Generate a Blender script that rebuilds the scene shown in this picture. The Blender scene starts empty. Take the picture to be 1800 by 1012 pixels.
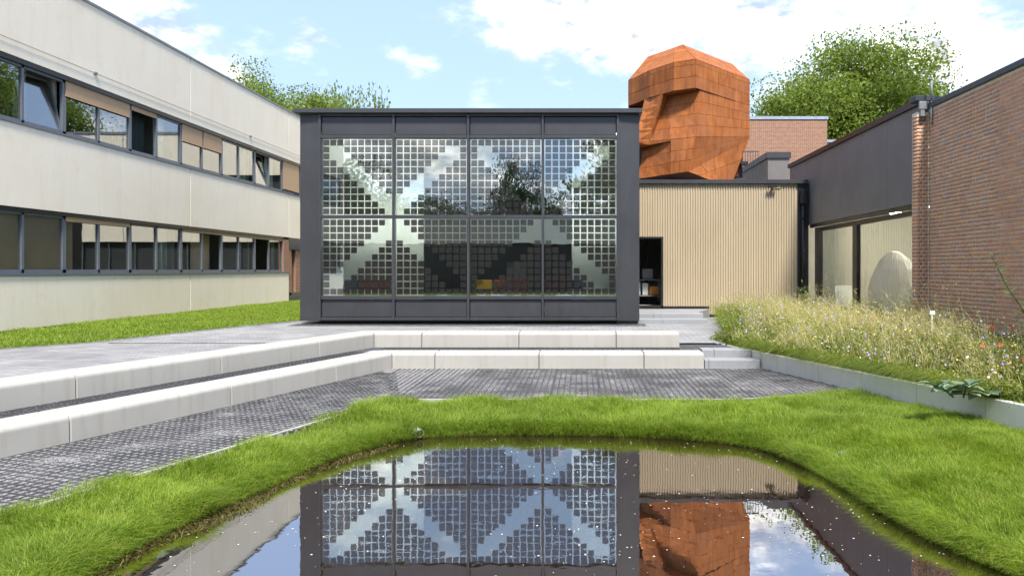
import bpy, math, random
import numpy as np
from mathutils import Vector, Matrix
random.seed(7); rng = np.random.default_rng(7)
sc = bpy.context.scene
C = sc.collection
R = math.radians
# ------------------------------------------------------------------ camera
H = 1.47; F = 1280.0; PU, PV = 1020.0, 475.0
cd = bpy.data.cameras.new('camera'); cam = bpy.data.objects.new('camera', cd); C.objects.link(cam)
cam.location = (0, 0, H); cam.rotation_euler = (R(90), 0, 0)
cd.sensor_width = 36; cd.lens = F/1800*36
cd.shift_x = -(PU-900)/1800; cd.shift_y = -(506-PV)/1800
cd.clip_start = 0.1; cd.clip_end = 3000
sc.camera = cam
# ------------------------------------------------------------------ light
SUN_AZ, SUN_EL = R(15), R(57)            # from behind the camera, a little to the right
sdir = Vector((math.sin(SUN_AZ)*math.cos(SUN_EL), -math.cos(SUN_AZ)*math.cos(SUN_EL), math.sin(SUN_EL)))
ld = bpy.data.lights.new('sun', 'SUN'); ld.energy = 2.6; ld.angle = R(9); ld.color = (1, .935, .83)
sun = bpy.data.objects.new('sun', ld); C.objects.link(sun); sun.rotation_euler = sdir.to_track_quat('Z', 'Y').to_euler()
sun.location = (0, -20, 40)
SKY_STRENGTH = 0.15
CLOUDS = [  # azimuth, elevation (deg), half-width az, half-height el, weight
    (3.5, 18.7, 11.5, 3.6, 1.0), (13, 17.5, 7, 3.4, .9), (-31, 18.0, 7.5, 4.2, 1.0), (-13, 15.6, 2.6, 1.5, .85),
    (-20.5, 17.0, 2.6, 1.3, .7), (-8, 13.5, 2.5, 1.2, .5), (-26, 13.6, 2.5, 1.8, .8), (-6, 10.5, 3.4, 1.5, .55),
    (26, 14.5, 6.5, 4.5, .9), (18, 12.0, 3.5, 4.0, .75), (31, 9, 6, 4, .6), (22, 21, 4, 2.2, .8), (-168, 9, 15, 7, 1.0), (174, 8, 12, 5, .9)]
world = bpy.data.worlds.new('World'); sc.world = world; world.use_nodes = True
nt = world.node_tree; nt.nodes.clear()
def wn(t, **k):
    n = nt.nodes.new(t)
    for a, b in k.items(): setattr(n, a, b)
    return n
def wm(op, a, b=None, c=None):
    n = wn('ShaderNodeMath', operation=op)
    for i, v in enumerate((a, b, c)):
        if v is None: continue
        if isinstance(v, (int, float)): n.inputs[i].default_value = v
        else: nt.links.new(v, n.inputs[i])
    return n.outputs[0]
sky = wn('ShaderNodeTexSky', sky_type='NISHITA'); sky.sun_disc = False
sky.sun_elevation = SUN_EL; sky.sun_rotation = math.atan2(sdir.x, sdir.y)
sky.air_density = 1.0; sky.dust_density = 0.6; sky.ozone_density = 1.6
tc = wn('ShaderNodeTexCoord'); sx = wn('ShaderNodeSeparateXYZ'); nt.links.new(tc.outputs['Generated'], sx.inputs[0])
az = wm('MULTIPLY', wm('ARCTAN2', sx.outputs[0], sx.outputs[1]), 57.2958)
el = wm('MULTIPLY', wm('ARCSINE', sx.outputs[2]), 57.2958)
cmb = wn('ShaderNodeCombineXYZ')
nt.links.new(sx.outputs[0], cmb.inputs[0]); nt.links.new(sx.outputs[1], cmb.inputs[1]); nt.links.new(wm('MULTIPLY', sx.outputs[2], 2.0), cmb.inputs[2])
def wnoise(scale, det, rough, dist=0.0):
    n = wn('ShaderNodeTexNoise'); nt.links.new(cmb.outputs[0], n.inputs['Vector'])
    n.inputs['Scale'].default_value = scale; n.inputs['Detail'].default_value = det; n.inputs['Roughness'].default_value = rough; n.inputs['Distortion'].default_value = dist
    return n.outputs['Fac']
n1 = wnoise(5.0, 9, .56, .3); n2 = wnoise(17, 6, .6)
blob = None
for a0, e0, wa, we, wt in CLOUDS:
    da = wm('DIVIDE', wm('SUBTRACT', az, a0), wa); de = wm('DIVIDE', wm('SUBTRACT', el, e0), we)
    r2 = wm('ADD', wm('MULTIPLY', da, da), wm('MULTIPLY', de, de))
    g = wm('MULTIPLY', wm('EXPONENT', wm('MULTIPLY', r2, -1.0)), wt)
    blob = g if blob is None else wm('MAXIMUM', blob, g)
dens = wm('ADD', wm('ADD', wm('MULTIPLY', wm('SUBTRACT', n1, .5), 2.6), wm('MULTIPLY', wm('SUBTRACT', n2, .5), .9)), wm('MULTIPLY', blob, .85))
mr = wn('ShaderNodeMapRange', interpolation_type='SMOOTHSTEP'); nt.links.new(dens, mr.inputs[0])
mr.inputs[1].default_value = .14; mr.inputs[2].default_value = 1.05; mr.inputs[3].default_value = 0; mr.inputs[4].default_value = 1
# cloud brightness: thick cores a little greyer
cr = wn('ShaderNodeMapRange'); nt.links.new(wm('ADD', n2, wm('MULTIPLY', n1, .6)), cr.inputs[0])
cr.inputs[1].default_value = .66; cr.inputs[2].default_value = 1.12; cr.inputs[3].default_value = 1.5; cr.inputs[4].default_value = 8.5
cc = wn('ShaderNodeCombineXYZ')
nt.links.new(cr.outputs[0], cc.inputs[0]); nt.links.new(wm('MULTIPLY', cr.outputs[0], .975), cc.inputs[1]); nt.links.new(wm('MULTIPLY', cr.outputs[0], .94), cc.inputs[2])
# thin veil so that the clear sky is pale
veil = wn('ShaderNodeMix', data_type='RGBA'); veil.inputs[0].default_value = .84
nt.links.new(sky.outputs[0], veil.inputs[6]); veil.inputs[7].default_value = (1.28, 1.72, 2.6, 1)
mx = wn('ShaderNodeMix', data_type='RGBA'); nt.links.new(mr.outputs[0], mx.inputs[0])
nt.links.new(veil.outputs[2], mx.inputs[6]); nt.links.new(cc.outputs[0], mx.inputs[7])
bg = wn('ShaderNodeBackground'); nt.links.new(mx.outputs[2], bg.inputs[0]); bg.inputs[1].default_value = SKY_STRENGTH
wo = wn('ShaderNodeOutputWorld'); nt.links.new(bg.outputs[0], wo.inputs[0])
vs = sc.view_settings; vs.view_transform = 'Standard'; vs.look = 'None'; vs.gamma = 1; vs.use_curve_mapping = False
vs.exposure = 1.6
try:
    sc.cycles.max_bounces = 7; sc.cycles.transparent_max_bounces = 20; sc.cycles.glossy_bounces = 4
    sc.cycles.caustics_reflective = False; sc.cycles.caustics_refractive = False
except Exception: pass

# ------------------------------------------------------------------ helpers
def tag(o, label=None, cat=None, group=None, kind=None):
    if label: o['label'] = label
    if cat: o['category'] = cat
    if group: o['group'] = group
    if kind: o['kind'] = kind
    return o
def thing(name, label, cat, loc=(0, 0, 0), group=None):
    o = bpy.data.objects.new(name, None); C.objects.link(o); o.location = loc; o.empty_display_size = .2
    return tag(o, label, cat, group)
def link(name, me, mat, parent=None):
    if mat is not None and not me.materials: me.materials.append(mat)
    o = bpy.data.objects.new(name, me); C.objects.link(o)
    if parent is not None:
        o.parent = parent
        if parent.type == 'EMPTY': o.matrix_parent_inverse = Matrix.Translation(-Vector(parent.location))
    return o
class MB:
    def __init__(s): s.v = []; s.f = []
    def poly(s, pts):
        n = len(s.v); s.v += [tuple(p) for p in pts]; s.f.append(tuple(range(n, n+len(pts)))); return s
    def hexa(s, p):      # 8 pts: bottom 4 ccw, top 4 ccw
        n = len(s.v); s.v += [tuple(q) for q in p]
        for a in ((3, 2, 1, 0), (4, 5, 6, 7), (0, 1, 5, 4), (1, 2, 6, 5), (2, 3, 7, 6), (3, 0, 4, 7)): s.f.append(tuple(n+i for i in a))
        return s
    def box(s, x0, x1, y0, y1, z0, z1):
        return s.hexa([(x0, y0, z0), (x1, y0, z0), (x1, y1, z0), (x0, y1, z0), (x0, y0, z1), (x1, y0, z1), (x1, y1, z1), (x0, y1, z1)])
    def cbox(s, x0, x1, y0, y1, z0, z1, c=.01):   # box with chamfered edges (all 12)
        n = len(s.v); V = []
        for zi, z in enumerate((z0, z1)):
            pass
        def P(x, y, z): s.v.append((x, y, z)); return len(s.v)-1
        X = (x0, x1); Y = (y0, y1); Z = (z0, z1); idx = {}
        for i in (0, 1):
            for j in (0, 1):
                for k in (0, 1):
                    sx_ = c if i == 0 else -c; sy_ = c if j == 0 else -c; sz_ = c if k == 0 else -c
                    idx[i, j, k, 'x'] = P(X[i], Y[j]+sy_, Z[k]+sz_)
                    idx[i, j, k, 'y'] = P(X[i]+sx_, Y[j], Z[k]+sz_)
                    idx[i, j, k, 'z'] = P(X[i]+sx_, Y[j]+sy_, Z[k])
        g = lambda i, j, k, a: idx[i, j, k, a]
        for i in (0, 1): 
            q = [g(i, 0, 0, 'x'), g(i, 1, 0, 'x'), g(i, 1, 1, 'x'), g(i, 0, 1, 'x')]; s.f.append(tuple(q if i else q[::-1]))
        for j in (0, 1):
            q = [g(0, j, 0, 'y'), g(1, j, 0, 'y'), g(1, j, 1, 'y'), g(0, j, 1, 'y')]; s.f.append(tuple(q[::-1] if j else q))
        for k in (0, 1):
            q = [g(0, 0, k, 'z'), g(1, 0, k, 'z'), g(1, 1, k, 'z'), g(0, 1, k, 'z')]; s.f.append(tuple(q if k else q[::-1]))
        for a in (0, 1):
            for b in (0, 1):
                s.f.append((g(a, b, 0, 'x'), g(a, b, 1, 'x'), g(a, b, 1, 'y'), g(a, b, 0, 'y')))
                s.f.append((g(a, 0, b, 'x'), g(a, 1, b, 'x'), g(a, 1, b, 'z'), g(a, 0, b, 'z')))
                s.f.append((g(0, a, b, 'y'), g(1, a, b, 'y'), g(1, a, b, 'z'), g(0, a, b, 'z')))
                for d in (0, 1): s.f.append((g(a, b, d, 'x'), g(a, b, d, 'y'), g(a, b, d, 'z')))
        return s
    def prism(s, pts, z0, z1):
        n = len(s.v); k = len(pts)
        s.v += [(x, y, z0) for x, y in pts] + [(x, y, z1) for x, y in pts]
        s.f.append(tuple(range(n+k, n+2*k))); s.f.append(tuple(range(n+k-1, n-1, -1)))
        for i in range(k): j = (i+1) % k; s.f.append((n+i, n+j, n+k+j, n+k+i))
        return s
    def tube(s, pts, rad, seg=8, cap=True):
        pts = [Vector(p) for p in pts]
        if isinstance(rad, (int, float)): rad = [rad]*len(pts)
        n = len(s.v)
        for i, p in enumerate(pts):
            t = (pts[min(i+1, len(pts)-1)]-pts[max(i-1, 0)]).normalized()
            a = t.orthogonal().normalized() if abs(t.z) < .99 else Vector((1, 0, 0)); a = (a - t*a.dot(t)).normalized()
            if abs(t.z) < .9: a = t.cross(Vector((0, 0, 1))).normalized()
            b = t.cross(a)
            for k in range(seg):
                th = 2*math.pi*k/seg; q = p + (a*math.cos(th)+b*math.sin(th))*rad[i]; s.v.append(tuple(q))
        for i in range(len(pts)-1):
            for k in range(seg):
                k2 = (k+1) % seg
                s.f.append((n+i*seg+k, n+i*seg+k2, n+(i+1)*seg+k2, n+(i+1)*seg+k))
        if cap:
            s.f.append(tuple(n+k for k in range(seg))[::-1]); s.f.append(tuple(n+(len(pts)-1)*seg+k for k in range(seg)))
        return s
    def lathe(s, prof, cx, cy, seg=16):
        n = len(s.v)
        for r, z in prof:
            for k in range(seg):
                th = 2*math.pi*k/seg; s.v.append((cx+r*math.cos(th), cy+r*math.sin(th), z))
        for i in range(len(prof)-1):
            for k in range(seg):
                k2 = (k+1) % seg; s.f.append((n+i*seg+k, n+i*seg+k2, n+(i+1)*seg+k2, n+(i+1)*seg+k))
        return s
    def mesh(s, name, smooth=False):
        me = bpy.data.meshes.new(name); me.from_pydata(s.v, [], s.f)
        import bmesh
        b = bmesh.new(); b.from_mesh(me); bmesh.ops.recalc_face_normals(b, faces=b.faces); b.to_mesh(me); b.free()
        if smooth: me.polygons.foreach_set('use_smooth', [True]*len(me.polygons))
        me.update(); return me
    def build(s, name, mat, parent=None, smooth=False): return link(name, s.mesh(name, smooth), mat, parent)
def fast_mesh(name, V, quads=None, tris=None):
    me = bpy.data.meshes.new(name); V = np.asarray(V, np.float32)
    me.vertices.add(len(V)); me.vertices.foreach_set('co', V.ravel())
    nq = 0 if quads is None else len(quads); ntr = 0 if tris is None else len(tris)
    li = np.concatenate([np.asarray(a, np.int32).ravel() for a in (quads, tris) if a is not None and len(a)])
    ls = np.concatenate([np.arange(nq)*4, nq*4+np.arange(ntr)*3]).astype(np.int32)
    me.loops.add(len(li)); me.loops.foreach_set('vertex_index', li)
    me.polygons.add(nq+ntr); me.polygons.foreach_set('loop_start', ls)
    me.update(calc_edges=True); me.validate()
    return me

# ------------------------------------------------------------------ materials
class NT:
    def __init__(s, name):
        s.m = bpy.data.materials.new(name); s.m.use_nodes = True; s.t = s.m.node_tree; s.t.nodes.clear()
        s.out = s.t.nodes.new('ShaderNodeOutputMaterial')
    def n(s, ty, **k):
        o = s.t.nodes.new(ty)
        for a, b in k.items(): setattr(o, a, b)
        return o
    def l(s, a, b): s.t.links.new(a, b)
    def put(s, sock, v):
        if isinstance(v, bpy.types.NodeSocket): s.l(v, sock)
        elif isinstance(v, tuple) and len(v) == 3 and sock.type == 'RGBA': sock.default_value = (*v, 1)
        else: sock.default_value = v
    def math(s, op, a, b=None, c=None, clamp=False):
        o = s.n('ShaderNodeMath', operation=op, use_clamp=clamp)
        for i, v in enumerate((a, b, c)):
            if v is not None: s.put(o.inputs[i], v)
        return o.outputs[0]
    def coord(s, kind='Object', scale=(1, 1, 1), rot=(0, 0, 0)):
        t = s.n('ShaderNodeTexCoord'); m = s.n('ShaderNodeMapping'); s.l(t.outputs[kind], m.inputs[0])
        m.inputs['Scale'].default_value = scale; m.inputs['Rotation'].default_value = rot; return m.outputs[0]
    def pos(s, scale=(1, 1, 1), rot=(0, 0, 0)):
        t = s.n('ShaderNodeNewGeometry'); m = s.n('ShaderNodeMapping'); s.l(t.outputs['Position'], m.inputs[0])
        m.inputs['Scale'].default_value = scale; m.inputs['Rotation'].default_value = rot; return m.outputs[0]
    def noise(s, vec, scale, det=4, rough=.55, dist=0):
        o = s.n('ShaderNodeTexNoise'); s.l(vec, o.inputs['Vector'])
        o.inputs['Scale'].default_value = scale; o.inputs['Detail'].default_value = det; o.inputs['Roughness'].default_value = rough; o.inputs['Distortion'].default_value = dist
        return o.outputs['Fac']
    def ramp(s, fac, stops, interp='LINEAR'):
        o = s.n('ShaderNodeValToRGB'); s.l(fac, o.inputs[0]); cr_ = o.color_ramp; cr_.interpolation = interp
        while len(cr_.elements) > 1: cr_.elements.remove(cr_.elements[-1])
        for i, (p, c) in enumerate(stops):
            e = cr_.elements[0] if i == 0 else cr_.elements.new(p)
            e.position = p; e.color = (*c, 1) if len(c) == 3 else c
        return o.outputs[0]
    def mix(s, f, a, b, mode='MIX'):
        o = s.n('ShaderNodeMix', data_type='RGBA', blend_type=mode); s.put(o.inputs[0], f); s.put(o.inputs[6], a); s.put(o.inputs[7], b); return o.outputs[2]
    def rand(s):   # per object and per island
        oi = s.n('ShaderNodeObjectInfo'); g = s.n('ShaderNodeNewGeometry')
        return s.math('FRACT', s.math('ADD', oi.outputs['Random'], s.math('MULTIPLY', g.outputs['Random Per Island'], 7.31)))
    def bump(s, h, strength=.3, dist=.01):
        o = s.n('ShaderNodeBump'); s.l(h, o.inputs['Height']); o.inputs['Strength'].default_value = strength; o.inputs['Distance'].default_value = dist; return o.outputs[0]
    def bsdf(s, col, rough=.6, metal=0, normal=None, spec=None, **k):
        o = s.n('ShaderNodeBsdfPrincipled'); s.put(o.inputs['Base Color'], col); s.put(o.inputs['Roughness'], rough); s.put(o.inputs['Metallic'], metal)
        if normal is not None: s.l(normal, o.inputs['Normal'])
        if spec is not None: o.inputs['Specular IOR Level'].default_value = spec
        for a, b in k.items(): s.put(o.inputs[a], b)
        return o.outputs[0]
    def done(s, sh): s.l(sh, s.out.inputs[0]); return s.m
def plain(name, col, rough=.6, metal=0, var=.12, scale=3, bump=.0, bscale=60, spec=None):
    t = NT(name); p = t.pos(); a = t.noise(p, scale, 5); b = t.noise(p, scale*9, 3)
    f = t.math('ADD', t.math('MULTIPLY', a, .7), t.math('MULTIPLY', b, .3))
    lo = tuple(c*(1-var) for c in col); hi = tuple(min(1, c*(1+var)) for c in col)
    c = t.ramp(f, [(.3, lo), (.7, hi)])
    nrm = t.bump(t.noise(p, bscale, 4), bump, .01) if bump else None
    return t.done(t.bsdf(c, t.math('ADD', t.math('MULTIPLY', a, .2), rough-.1), metal, nrm, spec))
M = {}
def concrete(name, col, streak=.25, fine=.05):
    t = NT(name); p = t.pos(); ps = t.pos((9, 9, .7))
    a = t.noise(p, 1.1, 6); s_ = t.noise(ps, 1.0, 5, .6); g = t.noise(p, 90, 3)
    c = t.ramp(a, [(.3, tuple(x*.90 for x in col)), (.7, col)])
    c = t.mix(t.math('MULTIPLY', t.ramp(s_, [(.5, (0, 0, 0)), (.75, (1, 1, 1))]), streak), c, tuple(x*y for x, y in zip(col, (.80, .78, .70))))
    c = t.mix(.10, c, t.ramp(g, [(.3, (.3, .3, .3)), (.7, (.95, .95, .95))]), 'MULTIPLY')
    pits = t.noise(p, 34, 2, .5)
    c = t.mix(t.math('MULTIPLY', t.ramp(pits, [(.70, (0, 0, 0)), (.76, (1, 1, 1))]), .35), c, tuple(x*.55 for x in col))
    return t.done(t.bsdf(c, .82, 0, t.bump(t.noise(p, 140, 3), .12, .004), .3))
M['concrete'] = concrete('bench_concrete', (.43, .42, .395), .8)
M['wallconc'] = concrete('retaining_concrete', (.74, .71, .64), .35)
M['stepconc'] = concrete('step_concrete', (.30, .31, .33), .4)
def facade():
    t = NT('facade_cream'); p = t.pos(); v = t.pos((1, 2.2, .28)); 
    a = t.noise(p, .7, 6, .6); s_ = t.noise(v, 1.5, 8, .72, .6); fine = t.noise(t.pos((1, 11, 1.2)), 3, 4, .6); blot = t.noise(p, 2.1, 6, .7)
    col = t.ramp(a, [(.28, (.86, .755, .61)), (.72, (.90, .815, .69))])
    col = t.mix(t.math('MULTIPLY', t.ramp(s_, [(.50, (0, 0, 0)), (.80, (1, 1, 1))]), .28), col, (.60, .47, .32))
    col = t.mix(t.math('MULTIPLY', t.ramp(fine, [(.52, (0, 0, 0)), (.78, (1, 1, 1))]), .08), col, (.58, .49, .37))
    col = t.mix(t.math('MULTIPLY', t.ramp(blot, [(.58, (0, 0, 0)), (.75, (1, 1, 1))]), .26), col, (.66, .50, .33))
    return t.done(t.bsdf(col, .85, 0, t.bump(t.noise(p, 60, 4), .2, .01), .2))
M['facade'] = facade()
def darkmetal(name, col, rough=.42):
    t = NT(name); p = t.pos(); a = t.noise(p, .9, 5); b = t.noise(t.pos((1, 1, .15)), 9, 4); sc_ = t.noise(p, 240, 2)
    c = t.ramp(a, [(.3, tuple(x*.86 for x in col)), (.7, tuple(x*1.14 for x in col))])
    c = t.mix(t.math('MULTIPLY', t.ramp(b, [(.52, (0, 0, 0)), (.8, (1, 1, 1))]), .22), c, tuple(x*1.5+.01 for x in col))
    return t.done(t.bsdf(c, t.math('ADD', t.math('MULTIPLY', b, .25), rough-.1), 0, t.bump(t.math('ADD', t.math('MULTIPLY', a, 1.0), t.math('MULTIPLY', sc_, .02)), .06, .05), .5))
M['dark'] = darkmetal('anthracite_metal', (.038, .040, .046))
M['fascia'] = darkmetal('fascia_metal', (.155, .142, .135), .5)
M['black'] = plain('black_frame', (.014, .014, .016), .4, 0, .2)
M['frame'] = plain('grey_window_frame', (.13, .145, .17), .45)
M['blind'] = plain('tan_blind', (.48, .32, .19), .8, 0, .08, 8)
M['blindin'] = plain('brown_blind', (.50, .37, .23), .8, 0, .12, 4)
M['interior'] = plain('interior_grey', (.38, .37, .33), .8)
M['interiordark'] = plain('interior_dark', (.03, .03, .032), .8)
M['palegreen'] = plain('pale_green_wall', (.66, .70, .66), .7, 0, .04)
M['curtain'] = plain('pale_curtain', (.55, .60, .46), .8)
M['white'] = plain('white_paint', (.78, .78, .77), .5, 0, .05)
M['darkgreen'] = plain('dark_curtain', (.012, .022, .018), .8)
M['lead'] = plain('lead_grey', (.20, .205, .21), .5, 0, .2)
M['zinc'] = plain('zinc_pipe', (.42, .45, .52), .35, .6, .15)
M['pvc'] = plain('grey_pipe', (.28, .285, .28), .5, 0, .2, 12)
def ribs():
    t = NT('tan_cladding'); p = t.pos((1, 1, .4)); a = t.noise(p, 1.5, 5); b = t.noise(t.pos((1, 1, .08)), 18, 4); r = t.rand()
    c = t.ramp(a, [(.3, (.40, .33, .23)), (.7, (.455, .38, .27))])
    c = t.mix(t.math('MULTIPLY', b, .2), c, (.42, .33, .21)); c = t.mix(t.math('MULTIPLY', r, .14), c, (.60, .50, .36))
    return t.done(t.bsdf(c, .6, 0, None, .3))
M['rib'] = ribs()
def corten():
    t = NT('weathered_steel'); p = t.pos(); a = t.noise(p, 2.2, 7, .65); b = t.noise(t.pos((5, 5, .55)), 1.6, 6, .65); f = t.noise(p, 45, 4, .7); r = t.rand()
    c = t.ramp(a, [(.25, (.28, .080, .017)), (.5, (.40, .125, .028)), (.78, (.50, .18, .050))])
    c = t.mix(t.math('MULTIPLY', t.ramp(b, [(.47, (0, 0, 0)), (.66, (1, 1, 1))]), .75), c, (.22, .068, .022))
    c = t.mix(t.math('MULTIPLY', t.ramp(b, [(.25, (1, 1, 1)), (.42, (0, 0, 0))]), .45), c, (.55, .26, .13))
    c = t.mix(t.math('MULTIPLY', t.math('POWER', r, 1.6), .45), c, (.29, .115, .055)); c = t.mix(t.math('MULTIPLY', t.math('LESS_THAN', r, .16), .28), c, (.20, .062, .022))
    c = t.mix(.35, c, t.ramp(f, [(.3, (.62, .62, .62)), (.7, (1.0, 1.0, 1.0))]), 'MULTIPLY')
    return t.done(t.bsdf(c, .78, 0, t.bump(t.math('ADD', f, t.math('MULTIPLY', a, 2)), .22, .012), .25))
M['corten'] = corten()
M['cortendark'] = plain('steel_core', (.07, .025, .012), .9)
def brickmat():
    t = NT('red_brick'); p = t.pos(); r = t.rand(); n = t.noise(p, 26, 5, .65); d = t.noise(p, 1.2, 5, .6)
    c = t.ramp(r, [(0, (.58, .285, .18)), (.22, (.64, .33, .20)), (.45, (.60, .30, .185)), (.62, (.54, .295, .20)), (.78, (.67, .36, .215)), (.86, (.49, .305, .24)), (.93, (.74, .35, .15)), (1, (.62, .29, .165))])
    c = t.mix(.55, c, t.ramp(n, [(.25, (.60, .56, .55)), (.75, (1.12, 1.1, 1.08))]), 'MULTIPLY')
    c = t.mix(t.math('MULTIPLY', t.ramp(d, [(.5, (0, 0, 0)), (.78, (1, 1, 1))]), .30), c, (.155, .085, .060))
    return t.done(t.bsdf(c, .88, 0, t.bump(t.noise(p, 70, 5, .7), .5, .006), .2))
M['brick'] = brickmat()
M['mortar'] = plain('lime_mortar', (.68, .60, .45), .95, 0, .22, 6, .4, 120)
def farbrick(name, scale=1.0):
    t = NT(name); g = t.n('ShaderNodeNewGeometry'); s_ = t.n('ShaderNodeSeparateXYZ'); t.l(g.outputs['Position'], s_.inputs[0])
    cb = t.n('ShaderNodeCombineXYZ'); t.l(t.math('ADD', s_.outputs[0], s_.outputs[1]), cb.inputs[0]); t.l(s_.outputs[2], cb.inputs[1])
    b = t.n('ShaderNodeTexBrick'); t.l(cb.outputs[0], b.inputs['Vector']); b.inputs['Scale'].default_value = 1.0
    b.inputs['Brick Width'].default_value = .22; b.inputs['Row Height'].default_value = .075; b.inputs['Mortar Size'].default_value = .009
    b.inputs['Color1'].default_value = (.34, .14, .085, 1); b.inputs['Color2'].default_value = (.25, .105, .075, 1); b.inputs['Mortar'].default_value = (.42, .37, .29, 1)
    n = t.noise(t.pos(), 5, 5)
    c = t.mix(.5, b.outputs['Color'], t.ramp(n, [(.3, (.7, .68, .66)), (.7, (1.1, 1.08, 1.06))]), 'MULTIPLY')
    return t.done(t.bsdf(c, .9, 0, t.bump(b.outputs['Fac'], -.3, .01), .2))
M['farbrick'] = farbrick('distant_brick')
def glass(name, base, tint, rough=0.0, wob=.0):
    t = NT(name); fr = t.n('ShaderNodeFresnel'); gg = t.n('ShaderNodeNewGeometry'); t.l(t.math('SUBTRACT', 1.5, t.math('MULTIPLY', gg.outputs['Backfacing'], .8333)), fr.inputs['IOR'])
    fac = t.math('ADD', t.math('MULTIPLY', fr.outputs[0], 1-base), base, clamp=True)
    nrm = t.bump(t.noise(t.pos(), 1.3, 2), wob, .05) if wob else None
    gl = t.n('ShaderNodeBsdfGlossy'); gl.inputs['Roughness'].default_value = rough; gl.inputs['Color'].default_value = (.95, .98, 1, 1)
    if nrm: t.l(nrm, gl.inputs['Normal'])
    tr = t.n('ShaderNodeBsdfTransparent'); tr.inputs['Color'].default_value = (*tint, 1)
    m = t.n('ShaderNodeMixShader'); t.l(fac, m.inputs[0]); t.l(tr.outputs[0], m.inputs[1]); t.l(gl.outputs[0], m.inputs[2])
    return t.done(m.outputs[0])
M['pvglass'] = glass('solar_glass_inner', .34, (.93, .96, .94), 0, .02); M['pvouter'] = glass('solar_glass_outer', .035, (.98, .99, .98), 0, .02)
M['winglass'] = glass('office_glass', .16, (.90, .92, .90), 0, .015)
M['hallglass'] = glass('hall_glass', .08, (.85, .88, .86), 0, .01)
def cellmat():
    t = NT('solar_cell'); c = t.coord('Object'); s_ = t.n('ShaderNodeSeparateXYZ'); t.l(c, s_.inputs[0])
    f = t.math('FRACT', t.math('ADD', t.math('MULTIPLY', s_.outputs[2], 7/.156), 50.3))
    line = t.math('LESS_THAN', f, .22); r = t.rand()
    col = t.mix(r, (.004, .004, .006), (.008, .007, .010)); col = t.mix(line, col, (.085, .080, .068))
    return t.done(t.bsdf(col, .5, 0, None, .15))
M['cell'] = cellmat()
def paving():
    t = NT('grey_pavers'); p = t.pos((1, 1, 1), (0, 0, 0))
    b = t.n('ShaderNodeTexBrick'); t.l(p, b.inputs['Vector']); b.inputs['Scale'].default_value = 1
    b.inputs['Brick Width'].default_value = .30; b.inputs['Row Height'].default_value = .10; b.inputs['Mortar Size'].default_value = .006
    b.inputs['Color1'].default_value = (.34, .342, .35, 1); b.inputs['Color2'].default_value = (.25, .253, .262, 1); b.inputs['Mortar'].default_value = (.12, .12, .12, 1)
    n = t.noise(p, .9, 6, .62); st = t.noise(t.pos((.5, 6, 1)), 2.2, 5, .6); g = t.noise(p, 60, 3)
    c = t.mix(.85, b.outputs['Color'], t.ramp(n, [(.3, (.72, .72, .73)), (.7, (1.22, 1.2, 1.18))]), 'MULTIPLY')
    c = t.mix(.5, c, t.ramp(st, [(.3, (.72, .72, .74)), (.7, (1.2, 1.2, 1.2))]), 'MULTIPLY')
    c = t.mix(.3, c, t.ramp(g, [(.3, (.6, .6, .6)), (.7, (1.15, 1.15, 1.15))]), 'MULTIPLY')
    return t.done(t.bsdf(c, .8, 0, t.bump(b.outputs['Fac'], -.25, .008), .3))
M['paving'] = paving()
def gravel(name, lo, hi, sc_=55):
    t = NT(name); p = t.pos(); v = t.n('ShaderNodeTexVoronoi'); t.l(p, v.inputs['Vector']); v.inputs['Scale'].default_value = sc_
    h = t.n('ShaderNodeSeparateColor'); t.l(v.outputs['Color'], h.inputs[0])
    c = t.ramp(h.outputs[0], [(0, lo), (.5, tuple((a+b)/2 for a, b in zip(lo, hi))), (1, hi)])
    c = t.mix(t.math('MULTIPLY', v.outputs['Distance'], 1.2, clamp=True), c, tuple(x*.3 for x in lo))
    big = t.noise(p, 1.2, 5); c = t.mix(.4, c, t.ramp(big, [(.3, (.7, .7, .72)), (.7, (1.2, 1.18, 1.15))]), 'MULTIPLY')
    return t.done(t.bsdf(c, .9, 0, t.bump(v.outputs['Distance'], -.8, .02), .2))
M['gravel'] = gravel('grey_gravel', (.22, .215, .215), (.58, .565, .555))
M['darkgravel'] = gravel('dark_gravel', (.07, .07, .075), (.30, .30, .31), 40)
M['grid'] = plain('black_plastic_grid', (.050, .050, .054), .6, 0, .4, 3)
def soil(name, a_, b_):
    t = NT(name); p = t.pos(); n = t.noise(p, 3, 6, .65); m = t.noise(p, 40, 4)
    c = t.mix(.5, t.ramp(n, [(.3, a_), (.7, b_)]), t.ramp(m, [(.3, (.5, .5, .5)), (.7, (1.2, 1.2, 1.2))]), 'MULTIPLY')
    return t.done(t.bsdf(c, .95, 0, t.bump(m, .6, .03), .1))
M['soil'] = soil('grass_soil', (.05, .085, .012), (.085, .135, .022))
M['meadowsoil'] = soil('meadow_soil', (.07, .08, .02), (.16, .15, .055))
M['ground'] = soil('far_ground', (.06, .10, .02), (.10, .14, .035))
M['mud'] = soil('pond_mud', (.075, .045, .018), (.15, .10, .038))
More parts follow.
